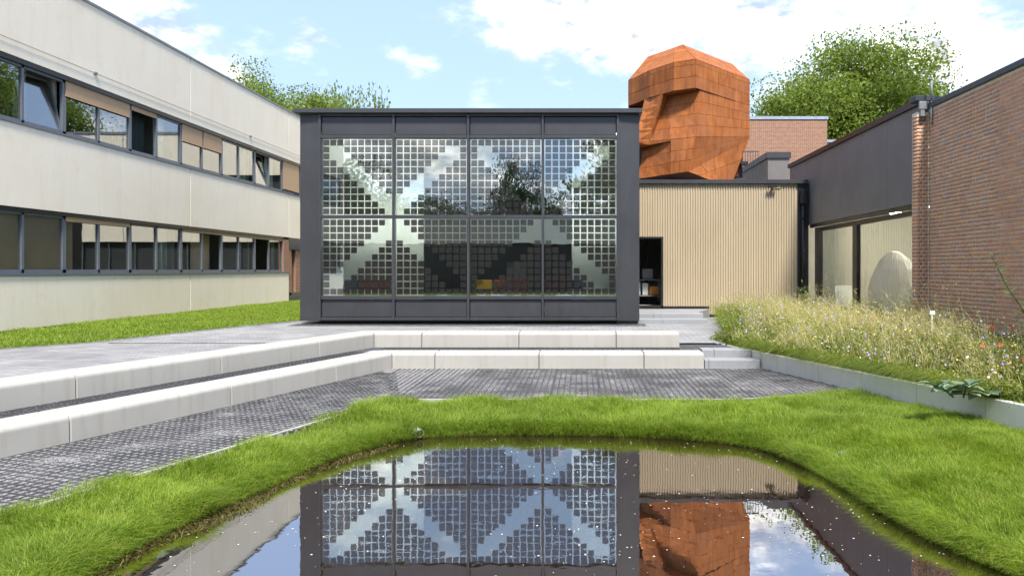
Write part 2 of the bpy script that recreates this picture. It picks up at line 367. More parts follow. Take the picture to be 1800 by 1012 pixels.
def leafmat(name, stops, trans=.35, rough=.55, patch=None):
    t = NT(name); r = t.rand(); c = t.ramp(r, stops)
    if patch: pn = t.noise(t.pos((1, 1, 0)), 2.4, 6, .65); c = t.mix(t.math('MULTIPLY', t.ramp(pn, [(.52, (0, 0, 0)), (.68, (1, 1, 1))]), .6), c, patch); pm = t.noise(t.pos((1, 1, 0)), 5.5, 4, .6); c = t.mix(t.math('MULTIPLY', t.ramp(pm, [(.50, (0, 0, 0)), (.66, (1, 1, 1))]), .5), c, (.15, .26, .025))
    big = t.noise(t.pos(), 1.0, 4); c = t.mix(.55, c, t.ramp(big, [(.3, (.68, .72, .68)), (.7, (1.2, 1.16, 1.1))]), 'MULTIPLY')
    b = t.bsdf(c, rough, 0, None, .25); tr = t.n('ShaderNodeBsdfTranslucent'); t.l(t.mix(1, c, (1.25, 1.2, .55), 'MULTIPLY'), tr.inputs[0])
    m = t.n('ShaderNodeMixShader'); m.inputs[0].default_value = trans; t.l(b, m.inputs[1]); t.l(tr.outputs[0], m.inputs[2])
    return t.done(m.outputs[0])
M['grass'] = leafmat('lawn_grass', [(0, (.175, .27, .030)), (.4, (.265, .395, .050)), (.75, (.34, .47, .078)), (.93, (.41, .49, .11)), (.97, (.44, .40, .13)), (1, (.48, .43, .18))], .5, .5, (.39, .48, .10))
M['dry'] = leafmat('dry_meadow', [(0, (.38, .38, .15)), (.3, (.50, .46, .22)), (.6, (.62, .55, .33)), (.85, (.74, .68, .47)), (1, (.40, .45, .15))], .35, .7)
M['mgreen'] = leafmat('meadow_green', [(0, (.10, .17, .025)), (.5, (.21, .28, .05)), (1, (.36, .40, .10))], .4)
M['algae'] = leafmat('pond_margin', [(0, (.06, .05, .015)), (.5, (.12, .095, .03)), (1, (.20, .16, .06))], .1, .6)
M['treeleaf'] = leafmat('tree_leaf', [(0, (.12, .18, .032)), (.5, (.20, .27, .055)), (1, (.29, .355, .09))], .45)
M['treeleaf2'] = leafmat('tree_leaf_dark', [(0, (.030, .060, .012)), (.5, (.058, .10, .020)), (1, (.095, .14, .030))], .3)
M['treeleaf3'] = leafmat('tree_leaf_darkest', [(0, (.02, .04, .012)), (1, (.05, .085, .025))], .2)  # darkest of the three tree leaf greens
M['bark'] = plain('bark', (.10, .075, .05), .9, 0, .4, 4, .6, 20)
M['plant'] = leafmat('broad_leaf', [(0, (.05, .11, .035)), (.6, (.10, .17, .07)), (1, (.16, .24, .09))], .25, .45)
M['plantblue'] = leafmat('grey_green_leaf', [(0, (.13, .20, .12)), (1, (.27, .37, .24))], .25, .45)
def petal(n, c): return plain(n, c, .6, 0, .15, 30)
M['red'] = petal('poppy_red', (.72, .06, .03)); M['purple'] = petal('flower_purple', (.24, .16, .62)); M['blue'] = petal('flower_blue', (.36, .38, .80))
M['yellow'] = petal('flower_yellow', (.78, .60, .08)); M['fwhite'] = petal('flower_white', (.8, .78, .72)); M['pink'] = petal('flower_pink', (.65, .28, .42))
def water():
    t = NT('pond_water'); p = t.pos((1, 1.0, 1)); w = t.math('ADD', t.noise(p, 2.6, 3, .5), t.math('MULTIPLY', t.noise(p, 11, 2), .12))
    nrm = t.bump(w, .010, .08)
    fr = t.n('ShaderNodeFresnel'); fr.inputs['IOR'].default_value = 1.38; t.l(nrm, fr.inputs['Normal'])
    gl = t.n('ShaderNodeBsdfGlossy'); gl.inputs['Roughness'].default_value = .0; gl.inputs['Color'].default_value = (1, 1, 1, 1); t.l(nrm, gl.inputs['Normal'])
    tr = t.n('ShaderNodeBsdfTransparent'); tr.inputs['Color'].default_value = (.30, .17, .07, 1)
    m = t.n('ShaderNodeMixShader'); t.l(t.math('MULTIPLY', fr.outputs[0], .50, clamp=True), m.inputs[0]); df = t.n('ShaderNodeBsdfDiffuse'); df.inputs[0].default_value = (.026, .015, .010, 1); m0 = t.n('ShaderNodeMixShader'); m0.inputs[0].default_value = .7; t.l(tr.outputs[0], m0.inputs[1]); t.l(df.outputs[0], m0.inputs[2]); t.l(m0.outputs[0], m.inputs[1]); t.l(gl.outputs[0], m.inputs[2])
    return t.done(m.outputs[0])
M['water'] = water()
for nm, cl in (('cred', (.55, .03, .03)), ('corange', (.72, .10, .04)), ('cblue', (.03, .10, .28)), ('cyellow', (.80, .47, .03)), ('ccrimson', (.32, .02, .05)), ('oranged', (.65, .26, .04))):
    M[nm] = plain('lacquer_'+nm[1:], cl, .4, 0, .06)
def emit(name, col, s_):
    t = NT(name); e = t.n('ShaderNodeEmission'); e.inputs[0].default_value = (*col, 1); e.inputs[1].default_value = s_; return t.done(e.outputs[0])
M['panel'] = emit('light_panel', (1, .97, .90), 4.5)
M['linear'] = emit('fill_lamp', (1, .98, .93), 24.0)
M['lamp'] = emit('tube_light', (1, .93, .78), 45.0)

# ------------------------------------------------------------------ geometry of the garden
ZL, ZM, ZW = -.50, -.19, -.74
KB = 1/3.0; XLW = -13.62
POND = [(-2.15, 9.66), (-2.67, 8.98), (-2.99, 8.32), (-3.28, 6.99), (-3.5, 6.22), (-3.6, 5.27), (-3.55, 4), (-3, 2.9), (-1.5, 2.3), (1, 2.3), (2.6, 2.8), (3.3, 3.9), (3.28, 4.8), (3.14, 5.3), (2.97, 5.7), (2.82, 6.22), (2.72, 7.25), (2.56, 8.2), (2.26, 9.1), (1.35, 9.55), (.61, 9.72), (-.15, 9.78), (-1.3, 9.80)]
def smooth_poly(P, it=2):
    for _ in range(it):
        Q = []
        for i in range(len(P)):
            a, b = np.array(P[i]), np.array(P[(i+1) % len(P)]); Q += [tuple(a*.75+b*.25), tuple(a*.25+b*.75)]
        P = Q
    return P
PONDS = np.array(smooth_poly(POND, 2))
def pdist(x, y):      # signed distance to the water line, + outside
    x = np.asarray(x, float); y = np.asarray(y, float); d = np.full(x.shape, 1e9); ins = np.zeros(x.shape, bool)
    n = len(PONDS)
    for i in range(n):
        ax, ay = PONDS[i]; bx, by = PONDS[(i+1) % n]; dx, dy = bx-ax, by-ay
        t = np.clip(((x-ax)*dx+(y-ay)*dy)/(dx*dx+dy*dy), 0, 1); d = np.minimum(d, np.hypot(x-ax-t*dx, y-ay-t*dy))
        c = ((ay > y) != (by > y)); xi = ax+(y-ay)*dx/(dy if abs(dy) > 1e-9 else 1e-9); ins ^= c & (x < xi)
    return np.where(ins, -d, d)
def vnoise(x, y, s, seed=0):
    r_ = np.random.default_rng(seed); G = r_.random((64, 64)); x = np.asarray(x)*s; y = np.asarray(y)*s
    xi = np.floor(x).astype(int); yi = np.floor(y).astype(int); fx = x-xi; fy = y-yi; fx = fx*fx*(3-2*fx); fy = fy*fy*(3-2*fy)
    g = lambda a, b: G[a % 64, b % 64]
    return (g(xi, yi)*(1-fx)+g(xi+1, yi)*fx)*(1-fy)+(g(xi, yi+1)*(1-fx)+g(xi+1, yi+1)*fx)*fy
def xw(y): return 3.664-.31*(y-14.70)           # face of the retaining wall
def xedge(y): return -2.856+.338*(y-11.16)      # grass / gravel border on the left
def terr(x, y):
    d = pdist(x, y)
    up = ZW + .075*np.clip(d/.10, 0, 1)**.6 + .13*np.clip((d-.05)/1.0, 0, 1) + .05*(vnoise(x, y, 1.8, 3)-.5)*np.clip(d/.4, 0, 1)
    rise = np.clip((np.asarray(x)-3.0)/2.2, 0, 1)*np.clip(d/1.0, 0, 1)*.03
    dn = ZW + np.clip(d, -.9, 0)*.30 - .02*np.clip(-d/.1, 0, 1) + .03*(vnoise(x, y, 1.7, 8)-.5)*np.clip(-d/.3, 0, 1)
    return np.where(d > 0, np.minimum(up+rise, -.526), dn)
def zc(y): return -.157*np.clip((19.2-np.asarray(y, float))/2.93, 0, 1)      # the court falls towards the garden
def lawnx(y): return np.interp(y, [8.86, 14.94, 19.2, 21.2, 36], [-14.1, -11.95, -8.78, -8.1, -7.7])
def zlawn(x, y): return zc(y)*np.clip((np.asarray(x)+13.6)/np.maximum(lawnx(y)+13.6, .3), 0, 1)
def xbed(y): return np.where(np.asarray(y) < 16.3, xw(y)+.10, 3.27+(np.asarray(y)-16.3)*.165)
def bedz(x, y):
    a = -.225+.17*np.clip((np.asarray(x)-xw(y))/2.2, 0, 1); return np.maximum(a, np.minimum(-.035, -.225+.19*np.clip((np.asarray(y)-15.2)/4, 0, 1)))
def strip_mesh(name, ys, xa_, xb_, zf, mat, nx=24, kind='structure'):
    V = []; Q = []
    for y in ys:
        a, b = float(xa_(y)), float(xb_(y))
        for i in range(nx+1): x = a+(b-a)*i/nx; V.append((x, y, float(zf(x, y))))
    for r in range(len(ys)-1):
        for i in range(nx): k = r*(nx+1)+i; Q.append((k, k+1, k+nx+2, k+nx+1))
    me = fast_mesh(name, V, Q); me.polygons.foreach_set('use_smooth', [True]*len(me.polygons)); return tag(link(name, me, mat), kind=kind)
# ground to the horizon, with a gap for the sunken garden and the paved court
g = MB(); z = -.04; B = 1500
X0, X1, Y0, Y1 = -13.62, 7.18, -4, 20.5
g.poly([(-B, Y1, z), (B, Y1, z), (B, B, z), (-B, B, z)]); g.poly([(-B, -B, z), (B, -B, z), (B, Y0, z), (-B, Y0, z)])
g.poly([(-B, Y0, z), (X0, Y0, z), (X0, Y1, z), (-B, Y1, z)]); g.poly([(X1, Y0, z), (B, Y0, z), (B, Y1, z), (X1, Y1, z)])
tag(g.build('ground', M['ground']), kind='structure')
# terrain grid round the pond
gx = np.arange(-9.2, 7.19, .09); gy = np.arange(-4.1, 15.8, .09); XX, YY = np.meshgrid(gx, gy); ZZ = terr(XX, YY)
V = np.stack([XX, YY, ZZ], -1).reshape(-1, 3); nx, ny = len(gx), len(gy)
ii = (np.arange(ny-1)[:, None]*nx+np.arange(nx-1)[None]).ravel(); Q = np.stack([ii, ii+1, ii+1+nx, ii+nx], 1)
ctr = V[Q].mean(1); dm = pdist(ctr[:, 0], ctr[:, 1]) < -.03
mt = fast_mesh('garden_terrain', V, Q); mt.materials.append(M['soil']); mt.materials.append(M['mud'])
mt.polygons.foreach_set('material_index', dm.astype(np.int32)); mt.polygons.foreach_set('use_smooth', [True]*len(mt.polygons))
tag(link('garden_terrain', mt, None), kind='structure')
cen = PONDS.mean(0); big = cen+(PONDS-cen)*1.09
w_ = MB(); w_.poly([(x, y, ZW) for x, y in big]); tag(w_.build('pond_water', M['water']), kind='structure')
# paved court: left of the benches and behind them
def uline(y): return -4.45+KB*(y-15.72)         # upper bench face (left run)
def lline(y): return -3.775+KB*(y-14.612)
BN = Vector((-.949, .316))                     # back normal of the left runs
def court_l(y): return max(float(lawnx(y)), -13.6)
def court_r(y): return uline(y)-.35 if y < 16.25 else (float(xbed(y))+.06 if y > 16.31 else 2.98)
ysc = list(np.arange(-4, 16.2, .6))+[16.24]; strip_mesh('paved_court', ysc, court_l, court_r, lambda x, y: zc(y), M['paving'])
strip_mesh('paved_court', [16.241, 16.32]+list(np.linspace(16.8, 19.2, 8))+[20, 21.2, 22.88], court_l, court_r, lambda x, y: zc(y), M['paving'])
strip_mesh('lawn_ground', list(np.arange(-4, 36, .8)), lambda y: XLW, court_l, lambda x, y: zlawn(x, y)-.012, M['soil'], 6)
s_ = MB(); s_.poly([(-7.75, 19.22, .004), (1.75, 19.22, .004), (1.75, 19.99, .004), (-7.75, 19.99, .004)])
tag(s_.build('gravel_strip', M['darkgravel']), kind='structure')
# middle terrace strip (between the two bench rows) and sunken terrace
m_ = MB()
m_.poly([(uline(2)-.1, 2, ZM), (lline(2)-.5, 2, ZM), (lline(14.6)-.5, 14.6+.5, ZM), (2.5, 15.1, ZM), (3.50, 15.2, ZM), (3.05, 16.7, ZM), (-4.9, 16.5, ZM)])
tag(m_.build('middle_terrace', M['darkgravel']), kind='structure')
def gravel_sheet(name, poly_test, x0, x1, y0, y1, zb, step=.05):
    gx = np.arange(x0, x1, step); gy = np.arange(y0, y1, step); XX, YY = np.meshgrid(gx, gy)
    ZZ = zb + -.001 + .005*(vnoise(XX, YY, 1.3, 5)-.5) + .009*(vnoise(XX, YY, 3.3, 6)-.5) + .006*(vnoise(XX, YY, 14, 9)-.5)
    V = np.stack([XX, YY, ZZ], -1).reshape(-1, 3); nx, ny = len(gx), len(gy)
    ii = (np.arange(ny-1)[:, None]*nx+np.arange(nx-1)[None]).ravel(); Q = np.stack([ii, ii+1, ii+1+nx, ii+nx], 1)
    ctr = V[Q].mean(1); k = poly_test(ctr[:, 0], ctr[:, 1]); me = fast_mesh(name, V, Q[k]); me.polygons.foreach_set('use_smooth', [True]*len(me.polygons))
    return tag(link(name, me, M['gravel']), kind='structure')
YB = 11.18
def in_terrace(x, y):
    left = (y <= YB) & (x < xedge(y)+.02) & (x > lline(y)-.15)
    back = (y > YB) & (y < 14.75) & (x > lline(y)-.15) & (x < xw(y)+.05) & (y > YB+np.clip(x-2.435, 0, 9)*.34)
    return left | back
gravel_sheet('gravel_terrace', in_terrace, -8.5, 5.0, 2, 14.8, ZL)
# black plastic grid laid in the gravel
gb = MB(); pitch = .068; tw = .011; zt = ZL+.004
def bar(a, b, w, z0, z1):
    a = np.array(a); b = np.array(b); d = b-a; L = np.hypot(*d)
    if L < .05: return
    n = np.array([-d[1], d[0]])/L*w/2
    gb.hexa([(*(a-n), z0), (*(b-n), z0), (*(b+n), z0), (*(a+n), z0), (*(a-n), z1), (*(b-n), z1), (*(b+n), z1), (*(a+n), z1)])
pitch = .098; tw = .017; y = YB+.04; i = 0
while y < 14.58:      # back field, rows parallel to the facade
    xr = min(xw(y)-.03, 2.435+(y-YB)/.34 if y < YB+.7 else 99); bar((-2.86+KB*(y-11.16)-.3, y), (xr, y), tw*1.7 if i % 2 else tw, zt-.03, zt); y += pitch; i += 1
x = -3.6; i = 0
while x < 4.7:
    ylo = YB+.03 if x < 2.435 else YB+.03+(x-2.435)*.34; yhi = min(14.58, 14.70-(x-3.664)/.31 if x > 3.664 else 14.58)
    if x < -2.88: ylo = max(ylo, YB+.03+(-2.88-x)*2.9)
    if yhi > ylo+.1: bar((x, ylo), (x, yhi), tw*(2.6 if i % 8 == 0 else 1.2), zt-.03, zt+.001)
    x += pitch; i += 1
d = np.array([-.3162, -.9487]); n_ = np.array([.9487, -.3162]); PC = np.array([-3.775, 14.612])
i = 0
while True:          # left field: bars along the bench
    off = .03+i*pitch
    if off > 1.90: break
    p0 = PC+n_*off; t0 = max(0, (p0[1]-(14.3-off*1.45))/.9487); bar(p0+d*t0, p0+d*12.6, tw*(1.7 if i % 2 else 1.0), zt-.03, zt-.0005); i += 1
t_ = .6; i = 0
while t_ < 12.6:
    p0 = PC+d*t_; L = 1.88 if t_ > 2.9 else 1.88*t_/2.9+.1
    bar(p0+n_*.02, p0+n_*L, tw*(2.4 if i % 8 == 0 else 1.3), zt-.03, zt); t_ += pitch; i += 1
for k in range(6):   # strip between the rows
    y = 15.20+k*.09; bar((-4.2, y), (2.1, y), .016, ZM-.02, ZM+.006)
for k in range(60):
    x = -4.2+k*.105; bar((x, 15.16), (x, 15.70), .016, ZM-.02, ZM+.0055)
for k in range(5):
    p0 = PC-n_*(.56+k*.085); bar(p0, p0+d*12.6, .016, ZM-.02, ZM+.006)
for k in range(120):
    p0 = PC+d*(.1+k*.105); bar(p0-n_*.52, p0-n_*.95, .016, ZM-.02, ZM+.0055)
tag(gb.build('paving_grid', M['grid']), 'black plastic grid laid over the gravel terraces', 'paving grid', kind='stuff')

# concrete edging between gravel and grass
ed = thing('concrete_edging', 'thin pale concrete edging between gravel terrace and pond grass', 'edging', (-2.86, 11.16, ZL))
def edge_run(a, b, w=.045, z0=ZL-.15, z1=ZL+.007, n=8):
    a = np.array(a); b = np.array(b)
    for i in range(n):
        p = a+(b-a)*(i+.006)/n; q = a+(b-a)*(i+.994)/n; dd = (q-p)/np.hypot(*(q-p)); nn = np.array([-dd[1], dd[0]])*w/2
        m = MB(); m.hexa([(*(p-nn), z0), (*(q-nn), z0), (*(q+nn), z0), (*(p+nn), z0), (*(p-nn), z1), (*(q-nn), z1), (*(q+nn), z1), (*(p+nn), z1)])
        m.build('edging_piece', M['concrete'], ed)
edge_run((xedge(2.2), 2.2), (xedge(11.07)-.02, 11.07)); edge_run((-2.82, 11.14), (2.43, 11.14), n=5); edge_run((2.47, 11.15), (4.36, 11.77), n=2)

# ------------------------------------------------------------------ bench blocks
def bench_block(name, pa, ma, pb, mb, z0, zt, label, group, D=.55, ga=.006, gb_=.006):
    pa, pb, ma, mb = map(lambda q: np.array(q, float), (pa, pb, ma, mb)); r = .06
    u = (pb-pa)/np.hypot(*(pb-pa))
    prof = [(0, z0), (0.006, zt-r)] + [(.006+r*(1-math.cos(a)), zt-r+r*math.sin(a)) for a in np.linspace(.3, math.pi/2, 5)] + [(D-.03, zt+.006), (D, zt-.02), (D, z0)]
    m = MB(); k = len(prof); c = .010
    L = np.hypot(*(pb-pa)); rings = []
    zc = (z0+zt)/2
    for t, ins in ((ga, c), (ga+c, 0), (.5, 0), (L-gb_-c, 0), (L-gb_, c)):
        f = .5 if t == .5 else t/L
        for d_, z_ in prof:
            dd = d_ + (ins if d_ < D/2 else -ins); zz = z_ - (ins if z_ > zc else 0)
            # mitre shift at either end fades with nothing in between: straight lines between the two end points
            A = pa+dd*ma; Bq = pb+dd*mb
            q = A+(Bq-A)*f; m.v.append((q[0], q[1], zz))
        rings.append(len(m.v)-k)
    for a, b in zip(rings[:-1], rings[1:]):
        for i in range(k): j = (i+1) % k; m.f.append((a+i, a+j, b+j, b+i))
    m.f.append(tuple(range(rings[0], rings[0]+k))[::-1]); m.f.append(tuple(range(rings[-1], rings[-1]+k)))
    o = m.build(name, M['concrete']); tag(o, label, 'bench', group); return o
MC = (-.721, 1.0); NB = (0, 1); NL = tuple(BN)
ZU, ZLO = .125, -.19
ordn = ['first', 'second', 'third', 'fourth']
xs = [-4.45, -3.426, -1.328, .775, 2.148]
for i in range(4):
    bench_block('concrete_bench', (xs[i], 15.72), MC if i == 0 else NB, (xs[i+1], 15.72), NB, ZM-.05, ZU,
        ['short pale concrete bench block right of the corner, upper row before the dark pavilion', 'long pale concrete bench block, second in the upper row before the pavilion', 'long pale concrete bench block, third in the upper row before the pavilion', 'pale concrete bench block at the free right end of the upper row'][i], 'concrete bench blocks')
xs = [-3.775, -2.922, -.83, 1.279, 2.491]
for i in range(4):
    bench_block('concrete_bench', (xs[i], 14.612), MC if i == 0 else NB, (xs[i+1], 14.612), NB, ZL-.05, ZLO,
        ['short pale concrete bench block right of the corner, lower row on the gravel', 'long pale concrete bench block, second in the lower row on the gravel', 'long pale concrete bench block, third in the lower row on the gravel', 'pale concrete bench block beside the grey steps, end of the lower row'][i], 'concrete bench blocks')
ys = [15.72, 14.02, 11.734, 9.454, 7.173, 4.89]
for i in range(4):
    bench_block('concrete_bench', (uline(ys[i+1]), ys[i+1]), NL, (uline(ys[i]), ys[i]), MC if i == 0 else NL, ZM-.05, ZU,
        ['pale concrete bench block left of the corner, upper slanting row', 'long pale concrete bench block, second from the corner in the upper slanting row', 'long pale concrete bench block, third from the corner in the upper slanting row', 'pale concrete bench block cut by the left picture edge, upper slanting row'][i], 'concrete bench blocks')
ys = [14.612, 12.93, 10.645, 8.367, 6.09, 3.76]
for i in range(4):
    bench_block('concrete_bench', (lline(ys[i+1]), ys[i+1]), NL, (lline(ys[i]), ys[i]), MC if i == 0 else NL, ZL-.05, ZLO,
        ['pale concrete bench block left of the corner, lower slanting row', 'long pale concrete bench block, second from the corner in the lower slanting row', 'long pale concrete bench block, third from the corner in the lower slanting row', 'pale concrete bench block cut by the left picture edge, lower slanting row'][i], 'concrete bench blocks')
# garden steps
gs = thing('garden_steps', 'two grey concrete steps between the lower bench row and the flower bed wall', 'steps', (3.05, 14.7, ZL))
def step_block(x0, x1, y0, y1, z0, z1, parent):
    m = MB(); r = .02; prof = [(y0, z0), (y0, z1-r), (y0+.006, z1-.006), (y0+r, z1), (y1, z1), (y1, z0)]
    n = len(prof)
    for x in (x0+.004, x1-.004): m.v += [(x, a, b) for a, b in prof]
    for i in range(n): j = (i+1) % n; m.f.append((i, j, n+j, n+i))
    m.f += [tuple(range(n)), tuple(range(n, 2*n))]; return m.build('step', M['stepconc'], parent)
for x0, x1 in ((2.507, 2.59), (2.59, 3.62)): step_block(x0, x1, 14.67, 15.08, ZL-.05, -.329, gs)
for x0, x1 in ((2.513, 2.77), (2.77, 3.54)): step_block(x0, x1, 15.055, 15.45, ZL-.05, -.165, gs)
# retaining wall of the flower bed
rw = thing('retaining_wall', 'low pale concrete wall of blocks holding the flower bed', 'wall', (4.4, 12, ZL))
ybs = [16.45, 15.39, 14.70, 14.15, 12.91, 11.81, 10.65, 9.49, 8.32, 7.16, 6.0, 4.84, 3.8]
for a, b in zip(ybs[:-1], ybs[1:]):
    w = .13; nx_, ny_ = .955, .296; a -= .004; b += .004
    m = MB(); c = .012; zb, zt_ = ZL-.15, -.179
    A = np.array([xw(a), a]); Bq = np.array([xw(b), b]); N = np.array([nx_, ny_])
    m.hexa([(*Bq, zb), (*(Bq+N*w), zb), (*(A+N*w), zb), (*A, zb), (*Bq, zt_-c), (*(Bq+N*w), zt_-c), (*(A+N*w), zt_-c), (*A, zt_-c)])
    m.hexa([(*Bq, zt_-c), (*(Bq+N*w), zt_-c), (*(A+N*w), zt_-c), (*A, zt_-c), (*(Bq+N*c), zt_), (*(Bq+N*(w-c)), zt_), (*(A+N*(w-c)), zt_), (*(A+N*c), zt_)])
    m.build('concrete_block', M['wallconc'], rw)
strip_mesh('flower_bed_soil', list(np.arange(3.6, 22.9, .5))+[22.88], lambda y: xbed(y) if y > 16.3 else xw(y)+.09, lambda y: 7.6, bedz, M['meadowsoil'], 16)
# drain slot and lawn edging strip in the court
dr = MB(); dr.box(-10.5, -6.9, 16.2, 16.27, -.2, -.150); tag(dr.build('drain_channel', M['black']), 'thin dark drain slot across the left paving', 'drain')
es = MB()
for ya, yb in ((10, 14.94), (14.94, 16.27), (16.27, 19.2), (19.2, 21.2)):
    xa0, xb0 = float(lawnx(ya)), float(lawnx(yb)); za, zb = float(zc(ya)), float(zc(yb))
    es.hexa([(xa0-.03, ya, za-.05), (xa0+.05, ya, za-.05), (xb0+.05, yb, zb-.05), (xb0-.03, yb, zb-.05), (xa0-.03, ya, za+.02), (xa0+.05, ya, za+.02), (xb0+.05, yb, zb+.02), (xb0-.03, yb, zb+.02)])
tag(es.build('lawn_edging', M['lead']), 'dark grey edging strip between left lawn and paving', 'edging')

# ------------------------------------------------------------------ left office building
XL = -13.6
ob = thing('office_building', 'long cream office building with two window bands, left of the court', 'building', (XL, 17, 0))
joints = [-2.0, -.4, 8.2, 16.8, 25.4, 34.0, 42.0]
for i in range(len(joints)-1):
    a, b = joints[i]+.02, joints[i+1]-.02
    if i < 5: MB().cbox(XL-.18, XL, a, b, .04, 1.33, .003).build('wall_panel', M['facade'], ob)
    MB().cbox(XL-.18, XL, a, b, 3.0, 5.0, .003).build('wall_panel', M['facade'], ob)
    MB().cbox(XL-.18, XL, a, b, 6.62, 8.84, .003).build('wall_panel', M['facade'], ob)
MB().box(XL-.25, XL+.03, -2.05, 42, 8.842, 8.915).build('roof_trim', M['lead'], ob)
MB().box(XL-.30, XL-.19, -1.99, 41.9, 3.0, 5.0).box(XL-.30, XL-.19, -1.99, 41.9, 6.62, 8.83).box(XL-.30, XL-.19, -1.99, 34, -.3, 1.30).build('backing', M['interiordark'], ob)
MB().box(XL-.12, XL+.03, -2, 34.0, 1.335, 1.40).build('window_sill', M['frame'], ob)
MB().box(XL-.12, XL+.03, -2, 42, 5.003, 5.06).build('window_sill', M['frame'], ob)
MB().box(XL-.19, XL-.02, -2, 42, 6.50, 6.617).build('head_rail', M['black'], ob)
MB().box(XL-.19, XL-.02, -2, 34, 2.90, 2.997).build('head_rail', M['black'], ob)
body = MB(); body.box(-23, -19, -1.9, 42, -.3, 8.7).box(-19.1, XL-.2, -1.9, 42, 8.6, 8.8).box(-19.1, XL-.31, -1.9, 42, 3.1, 4.6).box(-19.1, XL-.31, -1.9, 42, -.3, .2)
for yy in (-1.9, 8.2, 13.9, 19.3, 24.9, 30.56, 36.2, 41.9): body.box(-19.1, XL-.32, yy-.06, yy+.06, .2, 8.6)
body.build('interior_walls', M['interior'], ob)
MB().box(-19.2, XL-.05, -2.3, -2.02, -.3, 8.84).build('end_wall', M['facade'], ob)
# rain wire with clamps
wm_ = MB(); wm_.tube([(XL+.03, -2, 6.98), (XL+.03, 42, 6.98)], .008, 6)
for yy in (4, 12, 20.4, 30.0, 38): wm_.box(XL, XL+.05, yy-.06, yy+.06, 6.95, 7.01)
wm_.build('lightning_wire', M['lead'], ob)
base = 19.3; mod = 1.415
def win(y0, y1, z0, z1, state, major0, top=0.0):
    x = XL-.13; fw = .05; fr = MB()
    fr.box(x-.04, x+.04, y0, y0+(.09 if major0 else .04), z0, z1).box(x-.04, x+.04, y1-.04, y1, z0, z1)
    fr.box(x-.04, x+.04, y0, y1, z0, z0+.09).box(x-.04, x+.04, y0, y1, z1-.06, z1)
    w = fr.build('window', M['frame'], ob); a, b, c, d_ = y0+(.09 if major0 else .04), y1-.04, z0+.09, z1-.06
    if state == 'open': return w
    p = MB()
    if state == 'tilt':
        s = .28
        p.hexa([(x-.012, a, c), (x-.012, b, c), (x, b, c), (x, a, c), (x-.012-s, a, d_), (x-.012-s, b, d_), (x-s, b, d_), (x-s, a, d_)])
        q = MB()
        for yy in (a, b-.05): q.hexa([(x-.03, yy, c), (x-.03, yy+.05, c), (x+.02, yy+.05, c), (x+.02, yy, c), (x-.03-s, yy, d_), (x-.03-s, yy+.05, d_), (x+.02-s, yy+.05, d_), (x+.02-s, yy, d_)])
        q.box(x-s-.03, x-s+.02, a+.05, b-.05, d_-.05, d_); q.build('sash', M['frame'], w)
    else: p.box(x-.010, x+.002, a, b, c, d_)
    p.build('pane', M['winglass'], w); return w
k0 = -15
for k in range(k0, 12):
    y0 = base+k*mod; y1 = y0+mod; major = (k % 2 == 0)
    st = {-1: 'tilt', 2: 'open', 8: 'tilt'}.get(k, 'fixed')
    if y0 > 34.5: break
    win(y0, y1, 5.06, 6.50, st, major)
    if y1 < 34.2: win(y0, y1, 1.40, 2.90, {5: 'open', 8: 'open'}.get(k, 'fixed'), major)
def blind(k0_, k1_, ztop, zbot, mat, x=XL-.075):
    y0, y1 = base+k0_*mod+.05, base+k1_*mod-.03
    MB().box(x-.006, x+.006, y0, y1, zbot, ztop).box(x-.014, x+.014, y0, y1, zbot-.03, zbot).build('blind', mat, ob)
blind(0, 2, 6.50, 6.12, M['blind']); blind(2, 3, 6.50, 6.38, M['blind']); blind(4, 5, 6.50, 5.94, M['blind']); blind(5, 6, 6.50, 5.94, M['blind']); blind(10, 11.4, 6.50, 5.25, M['blind'])
for k in (-4, -3, -2, -1): blind(k, k+1, 2.9, 1.45, M['blindin'], XL-.19)
blind(0, .35, 2.9, 1.45, M['blindin'], XL-.19); blind(0, 2, 2.9, 2.80, M['blind'], XL-.07); blind(4, 10, 2.9, 2.83, M['blind'], XL-.07)
blind(5, 6, 2.8, 1.5, M['blindin'], XL-.55)
def curtain(ya, yb, z0, z1, mat):
    m = MB(); n = 18; x = XL-.42
    for i in range(n+1):
        yy = ya+(yb-ya)*i/n; xx = x+.045*math.sin(i*2.1)
        m.v += [(xx, yy, z0), (xx, yy, z1)]
    for i in range(n): m.f.append((2*i, 2*i+2, 2*i+3, 2*i+1))
    m.build('curtain', mat, ob)
curtain(22.1, 23.4, 5.0, 6.6, M['darkgreen']); curtain(23.9, 24.5, 5.0, 6.6, M['curtain']); curtain(30.0, 30.5, 5.0, 6.6, M['curtain']); curtain(32.3, 33.2, 5.0, 6.6, M['curtain'])
curtain(24.2, 24.7, 1.4, 2.95, M['curtain']); curtain(33.0, 33.3, 1.4, 2.95, M['curtain']); curtain(18.0, 18.4, 5.0, 6.6, M['curtain'])
# wing of the office across the far end, mirrored in the windows
ow = thing('office_wing', 'cream wing across the far end, mirrored in the office windows', 'building', (-5, 39.5, 0))
for z0, z1 in ((.04, 1.33), (3.0, 5.0), (6.62, 8.84)):
    for a, b in ((-13.3, -8.0), (-7.96, -2.7), (-2.66, 2.5)): MB().cbox(a, b, 39.5, 39.7, z0, z1, .012).build('wall_panel', M['facade'], ow)
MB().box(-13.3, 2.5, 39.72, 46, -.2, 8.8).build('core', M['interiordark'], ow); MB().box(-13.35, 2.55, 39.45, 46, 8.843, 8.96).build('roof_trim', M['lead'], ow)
for z0, z1 in ((1.34, 2.99), (5.01, 6.61)):
    for i in range(11): MB().box(-13.3+i*1.43, -13.25+i*1.43, 39.6, 39.7, z0, z1).build('mullion', M['frame'], ow)
